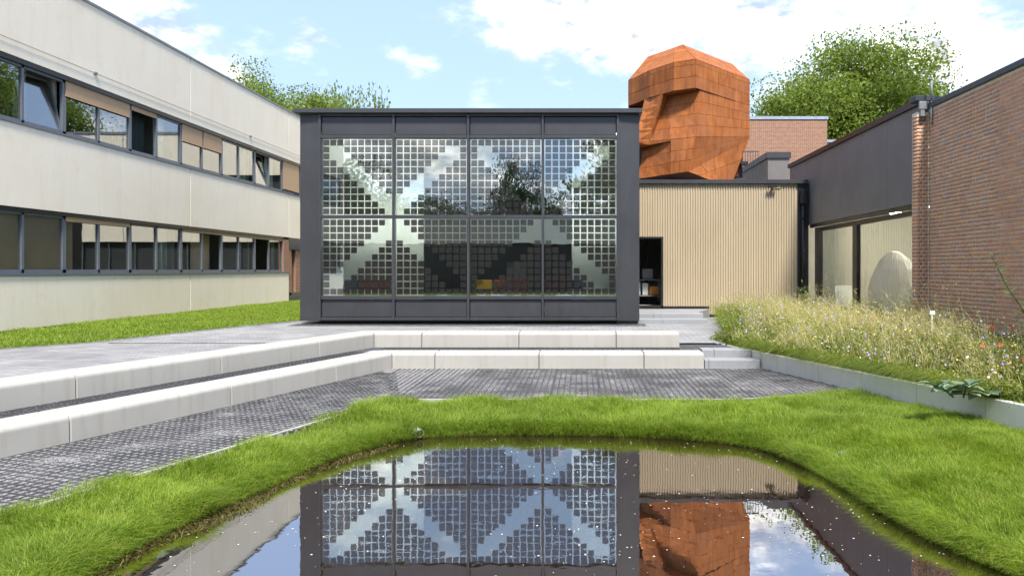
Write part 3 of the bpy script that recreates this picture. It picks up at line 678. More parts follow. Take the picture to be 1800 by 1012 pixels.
# far end of the ground floor: brick pier, grey lintel and recessed window
MB().box(XL-.14, XL-.02, 33.42, 34.35, 1.405, 2.995).box(XL-.14, XL-.02, 34.03, 34.35, .3, 1.40).build('brick_pier', M['farbrick'], ob)
MB().box(XL-.10, XL+.02, 34.06, 42, 2.45, 2.995).box(XL-.12, XL-.02, 34.06, 42, .0, .42).build('grey_panel', M['dark'], ob)
MB().box(XL-.20, XL-.15, 34.4, 42, .42, 2.45).build('recessed_pane', M['winglass'], ob)
MB().box(XL-.20, XL-.05, 34.9, 35.6, .42, 2.45).build('brick_pier', M['farbrick'], ob)

# ------------------------------------------------------------------ dark pavilion with solar glass
YP = F/64.7; S = 64.7
def px(u): return (u-PU)/S
def pz(v): return H+(PV-v)/S
pv = thing('glass_pavilion', 'dark metal pavilion with large patterned solar glass front', 'building', (px(825), YP, 0))
D = M['dark']
xa, xb = px(527), px(1124)
MB().cbox(px(519), px(1128.5), YP-.16, 29, pz(200.5), pz(192.5), .012).build('roof_cap', D, pv)
m = [(560.2, 565), (690, 694.6), (821, 825.6), (952, 956.2), (1083.7, 1088.2)]
# corner panels, splayed slightly backwards at the outside
for s_, a, b in ((-1, xa, px(560.2)), (1, px(1088.2), xb)):
    q = MB(); o_, i_ = (a, b) if s_ < 0 else (b, a)
    yo, yi = YP+.02, YP-.01; z0, z1 = pz(563.5), pz(200.5)-.002
    q.hexa([(o_, yo, z0), (i_, yi, z0), (i_, YP+.35, z0), (o_, YP+.35, z0), (o_, yo, z1), (i_, yi, z1), (i_, YP+.35, z1), (o_, YP+.35, z1)])
    q.build('corner_panel', D, pv)
for a, b in m: MB().cbox(px(a)+.002, px(b)-.002, YP-.06, YP+.10, pz(563), pz(201), .006).build('mullion', D, pv)
for (v0, v1, dy) in ((238, 243.5, -.045), (378.2, 384, -.045), (519.6, 526, -.045), (557.5, 563, -.04)):
    for i in range(4):
        MB().cbox(px(m[i][1])-.001, px(m[i+1][0])+.001, YP+dy, YP+.09, pz(v1), pz(v0), .006).build('transom', D, pv)
MB().box(px(561), px(1087), YP-.03, YP+.09, pz(204.5), pz(200.6)).build('head_trim', D, pv)
for i in range(4):
    a, b = px(m[i][1])+.006, px(m[i+1][0])-.006
    MB().cbox(a, b, YP+.012, YP+.10, pz(237.5), pz(205.5), .012).build('header_panel', D, pv)
    MB().cbox(a, b, YP+.012, YP+.10, pz(557), pz(526.5), .012).build('base_panel', D, pv)
MB().box(px(556), px(1112), YP+.30, 28.9, -.05, pz(563.5)+.05).build('plinth', M['black'], pv)
MB().box(px(529), px(1122), YP+.11, 28.9, pz(563.4), .35).build('floor', M['interior'], pv)
body = MB(); body.box(xa, xa+.2, YP+.36, 29, pz(563), pz(201)).box(xb-.2, xb, YP+.36, 29, pz(563), pz(201)).box(xa+.2, xb-.2, 28.8, 29, .35, pz(201)).box(xa+.2, xb-.2, YP+.12, 28.8, 5.3, pz(201)-.01)
body.build('shell', D, pv)
MB().box(xa+.21, xb-.21, YP+.14, 28.7, 5.24, 5.28).build('ceiling', M['interior'], pv)
MB().box(xa+.4, -4.6, 20.0, 20.2, 5.215, 5.235).box(-.1, xb-.4, 20.0, 20.2, 5.215, 5.235).build('light_panel', M['panel'], pv)
MB().box(-4.44, -.25, 22.0, 28.7, 5.15, 5.23).build('ceiling', M['interior'], pv)
MB().box(xa+.25, -4.45, 20.66, 20.72, .35, 5.235).build('partition', M['palegreen'], pv)
MB().box(-.24, xb-.25, 20.66, 20.72, .35, 5.235).build('partition', M['palegreen'], pv)
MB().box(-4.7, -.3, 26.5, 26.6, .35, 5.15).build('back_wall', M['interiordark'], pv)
MB().box(-2.6, -1.9, 25.8, 26.3, 1.1, 1.75).build('screen', M['lead'], pv)
MB().box(xa+.4, xb-.4, YP+.11, YP+.15, pz(382.4), pz(379.8)).build('fill_lamp', M['linear'], pv)  # unseen lamp strip added behind the transom to brighten the lower partitions
UP = ['1111111111', '1001111111', '1000111111', '1100011111', '1110001111', '1111000111', '1111100011', '1111110001', '1111111000', '1111111100', '1111111110']
LO = ['1111111110', '1111111100', '1111111000', '1111110001', '1111100011', '1111000111', '1110001111', '1100011111', '1000111111', '1001111111', '1111111111']
UP[1] = '1001111111'; LO[9] = '1001111111'
cells = []
cm = MB(); cm.box(-.078, .078, -.003, .003, -.078, .078); cmesh = cm.mesh('solar_cell'); cmesh.materials.append(M['cell'])
for i in range(4):
    for j, (pat, v0, v1) in enumerate(((UP, 243.5, 378.2), (LO, 384, 519.6))):
        a, b = px(m[i][1])+.004, px(m[i+1][0])-.004; z1, z0 = pz(v0)-.004, pz(v1)+.004
        pane = MB().box(a, b, YP+.062, YP+.068, z0, z1).build('glass_pane', M['pvglass'], pv); MB().box(a, b, YP+.036, YP+.040, z0, z1).build('cover_glass', M['pvouter'], pane)
        cw = (b-a-.03)/10; ch = (z1-z0-.02)/11
        for r in range(11):
            row = pat[r] if i % 2 == 0 else pat[r][::-1]
            for c in range(10):
                if row[c] == '1': cells.append((pane, a+.015+cw*(c+.5), YP+.052, z1-.010-ch*(r+.5)))
cells.sort(key=lambda q: q[1]**2+(q[3]-H)**2)
for k, (pn, x, y, z) in enumerate(cells[:300]):
    o = bpy.data.objects.new('solar_cell', cmesh); C.objects.link(o); o.parent = pn; o.location = (x, y, z)
rest = MB()
for pn, x, y, z in cells[300:]:
    # keep the stripe phase: strips are cut into the geometry-independent object coordinates of a common origin
    rest.box(x-.078, x+.078, y-.003, y+.003, z-.078, z+.078)
tag(rest.build('solar_cells', M['cell'], pv), kind='stuff')
# coloured chairs inside
def chair(x, y, mat, label, w=.46):
    t = thing('chair', label, 'chair', (x, y, .35), 'coloured chairs inside the pavilion'); z = .35
    MB().cbox(x-w/2, x+w/2, y-.22, y+.22, z+.42, z+.46, .008).build('seat', mat, t)
    MB().cbox(x-w/2, x+w/2, y-.25, y-.215, z+.60, z+.86, .008).build('backrest', mat, t)
    for sx_ in (-1, 1):
        for sy_ in (-1, 1):
            MB().box(x+sx_*(w/2-.02)-.015, x+sx_*(w/2-.02)+.015, y+sy_*.2-.03, y+sy_*.2, z, z+(.86 if sy_ < 0 else .42)).build('leg', mat, t)
for u, mt_, lb in ((625, 'cblue', 'dark blue chair behind the left solar glass pane'), (652, 'cred', 'red chair beside the blue chair behind the left pane'), (676, 'cred', 'second red chair from the blue one, left pane'),
                   (852, 'cyellow', 'yellow chair behind the third glass bay of the pavilion'), (884, 'corange', 'orange red chair right beside the yellow chair'), (916, 'corange', 'orange red chair second from the yellow chair'),
                   (968, 'ccrimson', 'crimson chair in the fourth bay, nearest the mullion'), (990, 'ccrimson', 'crimson chair in the fourth bay beside the blue chair'), (1010, 'cblue', 'dark blue chair behind the right solar glass pane')):
    y = 20.28; chair((u-PU)/F*y, y, M[mt_], lb)

# ------------------------------------------------------------------ tan annex with ribbed cladding
YA = 22.9; SA = F/YA
ax = lambda u: (u-PU)/SA
az_ = lambda v: H+(PV-v)/SA
an = thing('ribbed_annex', 'tan ribbed annex between dark pavilion and brick hall', 'building', (4.2, YA, 0))
xr = ax(1402); dx = ax(1166); dz0, dz1 = az_(538), az_(416)
b_ = MB(); b_.box(1.62, dx-.0, YA+.03, YA+.2, dz1, 4.18).box(dx, ax(1247), YA+.03, YA+.2, .30, 4.18).box(ax(1247), xr, YA+.03, YA+.2, .08, 4.18)
b_.build('wall', M['rib'], an)
rm = {}
x = 1.66; n = 0
while x < xr-.03:
    z0 = (dz1 if x < dx else (dz0+.005 if x < ax(1247) else .10)); h = 4.19
    if 6.06 < x < 6.28: h = 4.0 
    key = (round(z0, 3), h)
    if key not in rm:
        q = MB(); q.hexa([(-.026, 0, z0), (-.018, -.035, z0), (.018, -.035, z0), (.026, 0, z0), (-.026, 0, h), (-.018, -.035, h), (.018, -.035, h), (.026, 0, h)]); rm[key] = q.mesh('cladding_rib'); rm[key].materials.append(M['rib'])
    o = link('cladding_rib', rm[key], None, an); o.location = (x, YA+.028, 0); x += .0795; n += 1
MB().box(1.62, xr, YA-.09, YA+.22, 4.19, 4.31).box(xr, ax(1419), YA-.089, YA+.22, 4.19, 4.309).build('roof_cap', M['dark'], an)
MB().box(1.62, 7.15, YA+.2, 33, 4.05, 4.17).build('roof', M['lead'], an)
MB().box(xr+.003, 7.18, YA, YA+.25, -.05, 4.188).build('corner_panel', M['black'], an)
MB().box(dx, ax(1247), YA+.01, YA+.03, .24, .335).build('base_strip', M['black'], an)
MB().box(dx-.07, dx-.003, YA-.02, YA+.19, dz0, dz1-.002).box(1.62, dx-.07, YA-.02, YA+.19, dz1-.06, dz1-.002).box(1.62, dx-.07, YA-.0, YA+.19, dz0-.06, dz0+.02).build('door_frame', M['black'], an)
MB().box(1.62, 7.1, YA+.22, 31, .20, .33).build('floor', M['interior'], an)
ir = MB(); ir.box(1.62, 7.1, 26.6, 26.7, .33, 4.04).box(7.0, 7.12, YA+.26, 26.6, .33, 4.04); ir.box(3.4, 3.5, YA+.3, 26.5, .33, 4.04); ir.build('interior_walls', M['interior'], an)
MB().box(2.25, 2.30, 24.8, 24.86, .34, 2.6).build('inner_post', M['black'], an)
# trolley with boxes in the doorway
tr = thing('trolley', 'wheeled trolley loaded with boxes inside the open doorway', 'trolley', (2.3, 24.2, .33))
MB().box(1.75, 2.62, 23.9, 24.5, .62, .65).build('deck', M['lead'], tr); MB().box(1.75, 2.62, 23.9, 24.5, 1.14, 1.17).build('shelf', M['lead'], tr)
for xx in (1.78, 2.59):
    for yy in (23.93, 24.47):
        MB().box(xx-.015, xx+.015, yy-.015, yy+.015, .45, 1.14).build('post', M['lead'], tr)
        MB().tube([(xx-.02, yy, .40), (xx+.02, yy, .40)], .065, 12).build('wheel', M['black'], tr)
tag(MB().cbox(2.28, 2.60, 24.0, 24.3, .655, .95, .01).build('crate', M['oranged']), 'orange crate low on the trolley in the doorway', 'crate')
tag(MB().cbox(2.05, 2.24, 24.0, 24.3, .655, 1.05, .01).build('carton', M['white']), 'white carton left of the orange crate on the trolley', 'box')
tag(MB().cbox(1.80, 1.98, 24.0, 24.3, .655, 1.08, .01).build('carton', M['white']), 'white carton at the far left of the trolley', 'box')
tag(MB().cbox(2.05, 2.40, 24.05, 24.3, 1.175, 1.52, .01).build('carton', M['interior']), 'grey white box on top of the trolley', 'box')
# entrance steps
et = thing('entrance_steps', 'two wide grey concrete steps before the annex door', 'steps', (2.8, 20.5, 0))
for x0, x1 in ((1.0, 2.25), (2.25, 3.5)): step_block(x0, x1, 19.98+.02, 20.42, -.05, .132, et)
for x0, x1 in ((1.0, 2.05), (2.05, 3.45)): step_block(x0, x1, 20.40, 21.2, -.05, .262, et)
q = MB(); q.prism([(1.0, 21.2), (3.45, 21.2), (4.06, 22.88), (1.62, 22.88), (1.0, 22.0)], -.05, .260); q.build('landing', M['stepconc'], et)
# camera on the ribbed wall
sec = thing('security_camera', 'small black security camera high on the tan ribbed wall', 'camera', (6.03, YA, 4.05))
MB().box(6.05, 6.30, YA-.012, YA+.028, 4.04, 4.188).build('back_plate', M['rib'], sec)
cxm = ax(1357); 
MB().box(cxm-.03, cxm+.03, YA-.10, YA-.012, 4.055, 4.10).build('bracket', M['black'], sec)
MB().cbox(cxm-.16, cxm+.12, YA-.19, YA-.10, 4.05, 4.12, .01).build('housing', M['black'], sec)
# rain pipe
rp = thing('downpipe', 'black square rain pipe in the corner beside the tan wall', 'downpipe', (7.0, YA, 0))
MB().tube([(6.99, YA-.08, -.05), (6.99, YA-.08, 3.55)], .055, 12).build('pipe', M['black'], rp, True)
MB().cbox(6.90, 7.08, YA-.16, YA-.002, 3.55, 4.0, .01).build('hopper', M['black'], rp)
for zz in (.9, 2.0, 3.1): MB().box(6.92, 7.06, YA-.15, YA-.003, zz, zz+.03).build('bracket', M['black'], rp)

# ------------------------------------------------------------------ brick hall at the right
XB = 7.165; YE = 14.96
bh = thing('brick_hall', 'red brick hall with dark fascia and large window at the right', 'building', (XB, 14, 0))
wall = MB().box(XB+.002, XB+.30, -2.0, YE+.001, -.3, 4.775).box(XB-.241, XB+.001, YE+.004, YE+.24, -.3, 4.72).build('brick_wall', M['mortar'], bh)
course = .0752; bricks = []
def lay(zr, y0, y1):
    y = y1 - (0 if random.random() < .5 else .0); out = []
    first = random.choice((.045, .1, .155, .21))
    L = first
    while y > y0:
        out.append((y-L, y)); y -= L+.010; L = .21 if random.random() < .62 else .10
    return out
nc = int((4.775+.15)/course)
for c in range(nc):
    zr = -.15+c*course
    for a, b in lay(zr, -1.9, YE-.002): bricks.append((a, b, zr))
vis = [q for q in bricks if q[0] > 11.55 and q[2] > .1]
vis.sort(key=lambda q: q[0]); pick = set(vis[:300]); bmesh_cache = {}
for a, b, zr in vis[:300]:
    L = round(b-a, 3)
    if L not in bmesh_cache:
        q = MB(); cc_ = .004
        q.cbox(-.006, .05, -L/2, L/2, 0, .0615, cc_); bmesh_cache[L] = q.mesh('brick'); bmesh_cache[L].materials.append(M['brick'])
    o = bpy.data.objects.new('brick', bmesh_cache[L]); C.objects.link(o); o.parent = wall
    o.location = (XB+.001+random.uniform(-.003, .003), (a+b)/2, zr+random.uniform(-.0015, .0015)); o.rotation_euler = (random.gauss(0, .003), 0, random.gauss(0, .004))
Vb = []; Qb = []
def addbrick(x0, x1, y0, y1, z0, z1, c=.004):
    n = len(Vb); Vb.extend([(x0, y0+c, z0+c), (x1, y0, z0), (x1, y1, z0), (x0, y1-c, z0+c), (x0, y0+c, z1-c), (x1, y0, z1), (x1, y1, z1), (x0, y1-c, z1-c)])
    for f in ((3, 2, 1, 0), (4, 5, 6, 7), (0, 1, 5, 4), (2, 3, 7, 6), (3, 0, 4, 7), (1, 2, 6, 5)): Qb.append([n+i for i in f])
for q in bricks:
    if q in pick: continue
    x = XB-.005+random.uniform(-.003, .003); addbrick(x, XB+.012, q[0]+.001, q[1]-.001, q[2], q[2]+.0615)
for c in range(nc):
    zr = -.15+c*course+.002
    if zr > 4.64: break
    if c % 2: sp = [(XB-.245, XB-.145), (XB-.135, XB-.03)]
    else: sp = [(XB-.245, XB-.185), (XB-.175, XB-.07), (XB-.06, XB-.03)]
    for a, b in sp:
        yj = YE+.001+random.uniform(-.001, .001); addbrick(a+(random.uniform(-.001, .001) if a < XB-.24 else 0), b, yj, YE+.22, zr, zr+.0615, .002)
bo = link('bricks', fast_mesh('bricks', Vb, Qb), M['brick'], bh); tag(bo, kind='stuff')
MB().cbox(XB-.05, XB+.4, -2.05, YE+.02, 4.778, 4.885, .008).build('roof_trim', M['dark'], bh)
XF = 7.19
seams = [15.25, 15.8, 17.06, 18.55, 20.1, 21.65, 23.1, 24.6, 25.0]
for a, b in zip(seams[:-1], seams[1:]): MB().cbox(XF, XF+.08, a+.004, b-.004, 2.9, 4.965, .004).build('fascia_panel', M['fascia'], bh)
MB().box(XF-.06, XF+.5, 15.22, 25.05, 4.968, 5.10).build('fascia_cap', M['black'], bh)
MB().box(XF+.09, 16, 15.0, 25.0, 4.3, 4.96).box(XB+.31, 16, -1.9, 15, 4.5, 4.76).build('roof', M['lead'], bh)
MB().box(XF+.03, XF+.12, 15.22, YA, 2.80, 2.898).build('soffit', M['black'], bh)
XG = 7.42
wf = MB()
for y0, y1 in ((22.45, 22.88), (19.42, 19.72), (15.2, 15.5)): wf.box(XG-.05, XG+.06, y0, y1, .30, 2.80)
wf.box(XG-.05, XG+.06, 15.5, 19.42, .30, .44).box(XG-.05, XG+.06, 19.72, 22.45, .30, .44).box(XG-.05, XG+.06, 15.5, 19.42, 2.68, 2.80).box(XG-.05, XG+.06, 19.72, 22.45, 2.68, 2.80)
wf = wf.build('window_frame', M['black'], bh)
MB().box(XG, XG+.012, 19.72, 22.45, .44, 2.68).build('pane', M['hallglass'], wf); MB().box(XG, XG+.012, 15.5, 19.42, .44, 2.68).build('pane', M['hallglass'], wf)
MB().box(XG-.02, XG+.05, 15.2, 22.88, -.3, .298).build('base_wall', M['black'], bh)
ir = MB(); ir.box(XG+.02, 16, 15.2, 25, .25, .30).box(14, 14.1, 15.2, 25, .3, 4.3).box(XG+.07, 14, 25.0, 25.1, .3, 4.3).box(XG+.1, 14, 15.02, 15.12, .3, 4.3); ir.build('interior_walls', M['interior'], bh)
for (xx, yy) in ((9.5, 18.5), (9.5, 20.8), (11.5, 19.5), (11.5, 22), (9.5, 23)):
    MB().box(xx-.6, xx+.6, yy-.05, yy+.05, 3.25, 3.30).build('tube_light', M['lamp'], bh)
dm_ = thing('wrapped_dome', 'white plastic wrapped dome standing inside the hall window', 'dome', (8.6, 20.3, .3))
q = MB(); prof = [(.62, .3), (.66, .6), (.64, .9), (.60, 1.2), (.50, 1.5), (.36, 1.75), (.18, 1.93), (.02, 1.98)]; q.lathe(prof, 8.25, 19.1, 14)
q.v = [(x+random.uniform(-.035, .035), y+random.uniform(-.035, .035), z) for x, y, z in q.v]; q.build('cover', M['white'], dm_)
bw = MB(); bw.hexa([(7.75, 22.1, .3), (8.45, 22.3, .3), (8.45, 22.34, .3), (7.75, 22.14, .3), (7.80, 22.3, 1.0), (8.38, 22.5, 1.0), (8.38, 22.54, 1.0), (7.80, 22.34, 1.0)])
tag(bw.build('white_board', M['white']), 'white board leaning inside the hall window left of the dome', 'board')
# corner of the roof: lead hopper and vent pole
lh = thing('rain_hopper', 'grey lead rain hopper at the top corner of the brick pilaster', 'hopper', (7.0, YE, 4.5))
MB().cbox(6.94, 7.14, YE-.06, YE-.008, 4.76, 4.93, .012).build('box', M['lead'], lh); MB().cbox(6.97, 7.06, YE-.05, YE-.008, 4.62, 4.759, .008).build('outlet', M['lead'], lh); MB().box(6.96, 7.07, YE-.055, YE-.009, 4.53, 4.619).build('spout', M['black'], lh)
MB().cbox(6.88, 7.28, YE-.0, YE+.30, 4.945, 5.065, .012).build('cap', M['dark'], lh)
vp = thing('vent_pole', 'thin grey pole rising above the brick wall corner', 'pole', (7.2, YE, 4.0))
MB().tube([(7.135, YE-.17, 4.42), (7.135, YE-.17, 4.90)], .018, 10).build('lower_tube', M['zinc'], vp, True); MB().tube([(7.135, YE-.17, 4.90), (7.135, YE-.17, 5.33)], .021, 10).build('upper_tube', M['lead'], vp, True)
MB().lathe([(.022, 5.33), (.028, 5.333), (.028, 5.348), (.0, 5.355)], 7.135, YE-.17, 10).build('cap', M['lead'], vp)
# rooftop plant box and railing
rb = thing('rooftop_box', 'dark metal box on the roof behind the tan annex', 'roof box', (7.1, 27, 4.3))
MB().box(6.96, 7.75, 27, 45, 4.05, 5.62).build('panel', M['fascia'], rb); MB().box(6.90, 7.80, 26.94, 45.05, 5.624, 5.84).build('cap', M['dark'], rb)
ra = thing('roof_railing', 'short dark barred railing on the annex roof beside the rust head', 'railing', (6.1, 26, 4.17))
for i in range(7): MB().tube([(5.80+i*.092, 26.0, 4.16), (5.80+i*.092, 26.0, 5.70)], .010, 6).build('bar', M['dark'], ra)
MB().box(5.78, 6.37, 25.985, 26.015, 5.69, 5.72).build('top_rail', M['dark'], ra)
# brick tower behind
fb = thing('brick_tower_block', 'taller orange brick block behind the rust coloured head', 'building', (10, 41, 0))
MB().box(5.2, 13.9, 41, 50, -.3, 9.95).build('wall', M['farbrick'], fb); MB().box(5.15, 13.96, 40.95, 50, 9.953, 10.12).build('roof_trim', M['zinc'], fb)
MB().box(13.903, 15.2, 41.5, 50, -.3, 8.75).build('lower_wall', M['farbrick'], fb); MB().box(13.963, 15.25, 41.45, 50, 8.753, 8.9).build('roof_trim', M['zinc'], fb)

# ------------------------------------------------------------------ weathered steel head
hd = thing('steel_head', 'giant faceted head of rust coloured steel plates on the annex roof', 'sculpture', (4.2, 27.6, 4.2))
HC = Vector((4.2, 27.9, 7.0))
def plates(q, rows, cols, stagger=True, up=None):
    a, b, c_, d_ = [Vector(p) for p in q]     # a,b along the top; d,c along the bottom
    rows = rows if isinstance(rows, list) else [i/rows for i in range(rows+1)]
    def P(s, t): return (a.lerp(b, s)).lerp(d_.lerp(c_, s), t)
    nrm = (b-a if (b-a).length > .01 else c_-d_).cross(P(.5, 1)-P(.5, 0)).normalized()
    if nrm.dot(P(.5, .5)-HC) < 0: nrm = -nrm
    for r in range(len(rows)-1):
        t0, t1 = rows[r], rows[r+1]
        if stagger and cols > 1: br = [0]+[(k+(.5 if r % 2 else 0)+random.uniform(-.16, .16))/cols for k in range(0 if r % 2 else 1, cols)]+[1]
        else: br = [k/cols for k in range(cols+1)]
        for s0, s1 in zip(br[:-1], br[1:]):
            cs = [P(s0, t0), P(s1, t0), P(s1, t1), P(s0, t1)]; ctr = sum(cs, Vector())/4
            def shrink(p): 
                v = ctr-p; L = v.length; return p+v*(min(.35, .009/max(L, .01)))
            off = random.uniform(.016, .024)
            lo = [shrink(p)-nrm*.02 for p in cs]; hi = [shrink(p)+nrm*off for p in cs]
            MB().hexa(lo+hi).build('steel_plate', M['corten'], hd)
Zt, Zb, Zm = 8.7, 7.72, 6.04
P0, P1, P2, P2b, P3 = (3.96, 25.0), (3.26, 25.4), (2.52, 26.4), (2.13, 27.25), (1.84, 27.75)
PB_ = (6.43, 27.7)
v3 = lambda p, z_: (p[0], p[1], z_)
E = (4.14, 25.25, Zb); N_ = (3.17, 26.25, Zb)
apex = (3.76, 26.8, 9.75); cL = (2.63, 28.3, 9.75); cR = (6.1, 29.3, 9.75)
plates([v3(P0, Zt), v3(PB_, Zt), v3(PB_, Zb), v3(P0, Zb)], [0, .16, .58, 1], 6)
plates([E, v3(PB_, Zb), (6.43, 27.7, 6.55), v3(P0, Zm)], 4, 6)
for a, b, n in ((P1, P0, 2), (P2, P1, 2), (P2b, P2, 2), (P3, P2b, 1)): plates([v3(a, Zt), v3(b, Zt), v3(b, Zb), v3(a, Zb)], [0, .16, .58, 1], n)
lipf = (3.17, 25.5, Zm); foot = (2.52, 26.28, 6.12)
plates([N_, E, v3(P0, Zm), lipf], 4, 2); plates([N_, N_, lipf, foot], 4, 1, False)
NR = (2.93, 25.84, Zb); NLf = (2.36, 26.72, Zb); FL = (2.0, 26.35, 6.12)
plates([NLf, NR, foot, FL], 4, 1, False); plates([NR, N_, foot, foot], 4, 1, False)
plates([FL, foot, (2.5, 26.3, 6.0), (2.0, 26.45, 6.0)], 1, 1, False)
plates([foot, lipf, (3.17, 25.5, 5.99), (2.5, 26.3, 5.99)], 1, 1, False)
chin = (3.71, 25.0, 4.85); chf = (3.15, 25.42, 4.82); chl = (2.1, 26.65, 4.80)
plates([lipf, v3(P0, Zm), chin, chf], [0, .34, .66, 1], 2); plates([(2.35, 27.0, 6.0), (3.16, 25.55, 6.0), chf, chl], [0, .34, .66, 1], 3)
plates([v3(P0, Zm), (6.43, 27.7, 6.55), (6.43, 27.7, 6.50), chin], [0, .34, .66, 1], 4)
plates([(6.43, 27.7, 6.50), (6.4, 27.75, 6.45), (5.62, 27.0, 4.80), (5.62, 27.0, 4.80)], 1, 1, False)
plates([chin, (6.42, 27.7, 6.50), (5.62, 27.0, 4.70), (4.5, 25.6, 4.66)], [0, .5, 1], 5)
ts = [0, .15, .4, .8, 1]; low = [P3, P2b, P2, P1, P0]; upp = [Vector(cL).lerp(Vector(apex), t) for t in ts]
for i in range(4): plates([upp[i], upp[i+1], v3(low[i+1], Zt), v3(low[i], Zt)], [0, .4, .8, 1], 1, False)
plates([apex, cR, v3(PB_, Zt), v3(P0, Zt)], [0, .3, .6, .88, 1], 6)
# back sides and core
back = (4.3, 30.4)
plates([v3(PB_, Zt), v3(back, Zt), (4.3, 30.4, 5.6), (6.43, 27.7, 6.55)], 5, 5); plates([v3(back, Zt), v3(P3, Zt), v3(P3, 5.6), (4.3, 30.4, 5.6)], 5, 5)
plates([cR, (4.5, 30.0, 9.75), v3(back, Zt), v3(PB_, Zt)], 3, 3); plates([(4.5, 30.0, 9.75), cL, v3(P3, Zt), v3(back, Zt)], 3, 3); plates([cL, (4.5, 30, 9.75), cR, apex], 4, 4)
core = MB(); ins = lambda p, k=.06: (p[0]+(4.2-p[0])*k, p[1]+(27.9-p[1])*k)
core.prism([ins(p) for p in (P0, PB_, back, P3, P2b, P2, P1)], Zb+.012, Zt-.02)
core.prism([(4.1, 25.6), (6.2, 27.75), (4.3, 30.2), (2.15, 28.0), (3.22, 26.4)], 5.0, Zb+.012)
core.prism([(3.6, 25.35), (5.4, 27.0), (4.3, 29.0), (2.5, 27.6), (3.1, 25.95)], 4.86, 5.9)
core.prism([(3.9, 27), (4.9, 27), (4.9, 28), (3.9, 28)], 4.15, 4.9)
core.build('core', M['cortendark'], hd)
un = MB(); un.poly([v3(P0, Zb+.004), v3(P1, Zb+.004), v3(P2, Zb+.004), v3(P2b, Zb+.004), v3(P3, Zb+.004), (3.0, 28.2, Zb+.004), (4.4, 26.5, Zb+.004)]); un.build('brow_underside', M['corten'], hd)
un = MB(); un.poly([lipf, (2.5, 26.3, 5.985), (2.0, 26.45, 5.985), (2.0, 27.4, 5.985), (3.2, 26.4, 5.985)]); un.build('lip_underside', M['corten'], hd)
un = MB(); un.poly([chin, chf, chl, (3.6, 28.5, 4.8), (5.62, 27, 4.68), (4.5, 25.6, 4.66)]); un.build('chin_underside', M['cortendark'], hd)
lp = thing('head_spotlight', 'small dark spotlight fixed behind the jaw of the rust head', 'spotlight', (6.05, 27.6, 5.4))
MB().cbox(6.0, 6.28, 27.3, 27.6, 5.42, 5.56, .02).build('housing', M['black'], lp); MB().box(5.7, 6.02, 27.4, 27.46, 5.46, 5.5).build('bracket', M['black'], lp)

# ------------------------------------------------------------------ buildings behind the camera (seen in the glass)
rr = thing('opposite_wing', 'low pale wing across the court, seen only mirrored in the glass', 'building', (-3, -12, 0))
MB().box(-21, 5.5, -20, -12, 3.36, 5.25).build('fascia', M['facade'], rr); MB().box(-21, 5.5, -20, -12.4, -.1, 3.35).build('glazed_wall', M['black'], rr)

# ------------------------------------------------------------------ trees
def tree_mesh(seed, h, cr, base, nclump, nleaf, lsize, squash=1.0, conifer=False):
    r_ = np.random.default_rng(seed); tk = MB()
    tk.tube([(0, 0, -.3), (r_.normal()*.1, r_.normal()*.1, base*.5), (r_.normal()*.25, r_.normal()*.25, base), (r_.normal()*.4, r_.normal()*.4, h*.72), (0, 0, h*.9)], [h*.026, h*.021, h*.018, h*.010, h*.003], 8)
    cs = []; cz = base+(h-base)*.5
    for i in range(nclump):
        if conifer:
            t = r_.random()**.8; a = r_.random()*6.283; rad = cr*(1-t)*(.35+.65*r_.random()); p = np.array([math.cos(a)*rad, math.sin(a)*rad, base+(h-base)*t]); s = cr*.16*(1.25-t)
        else:
            d_ = r_.normal(size=3); d_ /= np.linalg.norm(d_); k = .38+.62*r_.random()**.55; k *= 1+.36*math.sin(3.1*d_[0]*2+seed)*math.cos(2.7*d_[2]*2+seed*1.7)
            p = np.array([d_[0]*cr*k, d_[1]*cr*k, cz+d_[2]*(h-base)*.5*k*squash]); s = cr*(.08+.11*r_.random())
        cs.append((p, s))
    lim = r_.choice(nclump, min(nclump, 22), replace=False)
    for i in lim:
        p, s = cs[i]; z0 = base*.8+(max(p[2], base)-base)*.55; st = np.array([0, 0, min(z0, h*.7)]); mid = st*.45+p*.55+np.array([0, 0, .06*h]); mid[2] = min(mid[2], p[2]+.3)
        tk.tube([tuple(st), tuple(mid), tuple(p)], [h*.008, h*.005, h*.0015], 5)
    per = nleaf//nclump; pts = []; szs = []
    for p, s in cs:
        k = int(per*(.6+.8*r_.random())); q = np.clip(r_.normal(size=(k, 3)), -1.7, 1.7)*s*np.array([1.15, 1.15, .70]); q[:, 2] -= .15*np.hypot(q[:, 0], q[:, 1]); pts.append(q+p); szs.append(lsize*(.6+.8*r_.random(k)))
    pts = np.concatenate(pts); sz = np.concatenate(szs); n = len(pts)
    u = r_.normal(size=(n, 3)); u /= np.linalg.norm(u, axis=1)[:, None]; w = r_.normal(size=(n, 3)); w[:, 2] += .6; v = np.cross(w, u); v /= np.linalg.norm(v, axis=1)[:, None]+1e-9
    u *= sz[:, None]*.5; v *= sz[:, None]*.34
    V = np.stack([pts-u, pts-v*.9+u*.1, pts+u, pts+v*.9+u*.1], 1).reshape(-1, 3)
    return tk.mesh('trunk', True), fast_mesh('crown', V, np.arange(n*4).reshape(-1, 4))
def tree(name, loc, meshes, mat, label, rot=0, sc_=(1, 1, 1), group=None):
    t = thing(name, label, 'tree', loc, group)
    for nm, me, mm in (('trunk', meshes[0], M['bark']), ('crown', meshes[1], mat)):
        if not me.materials: me.materials.append(mm)
        o = bpy.data.objects.new(nm, me); C.objects.link(o); o.parent = t
        o.material_slots[0].link = 'OBJECT'; o.material_slots[0].material = mm
    t.rotation_euler = (0, 0, rot); t.scale = sc_
    return t
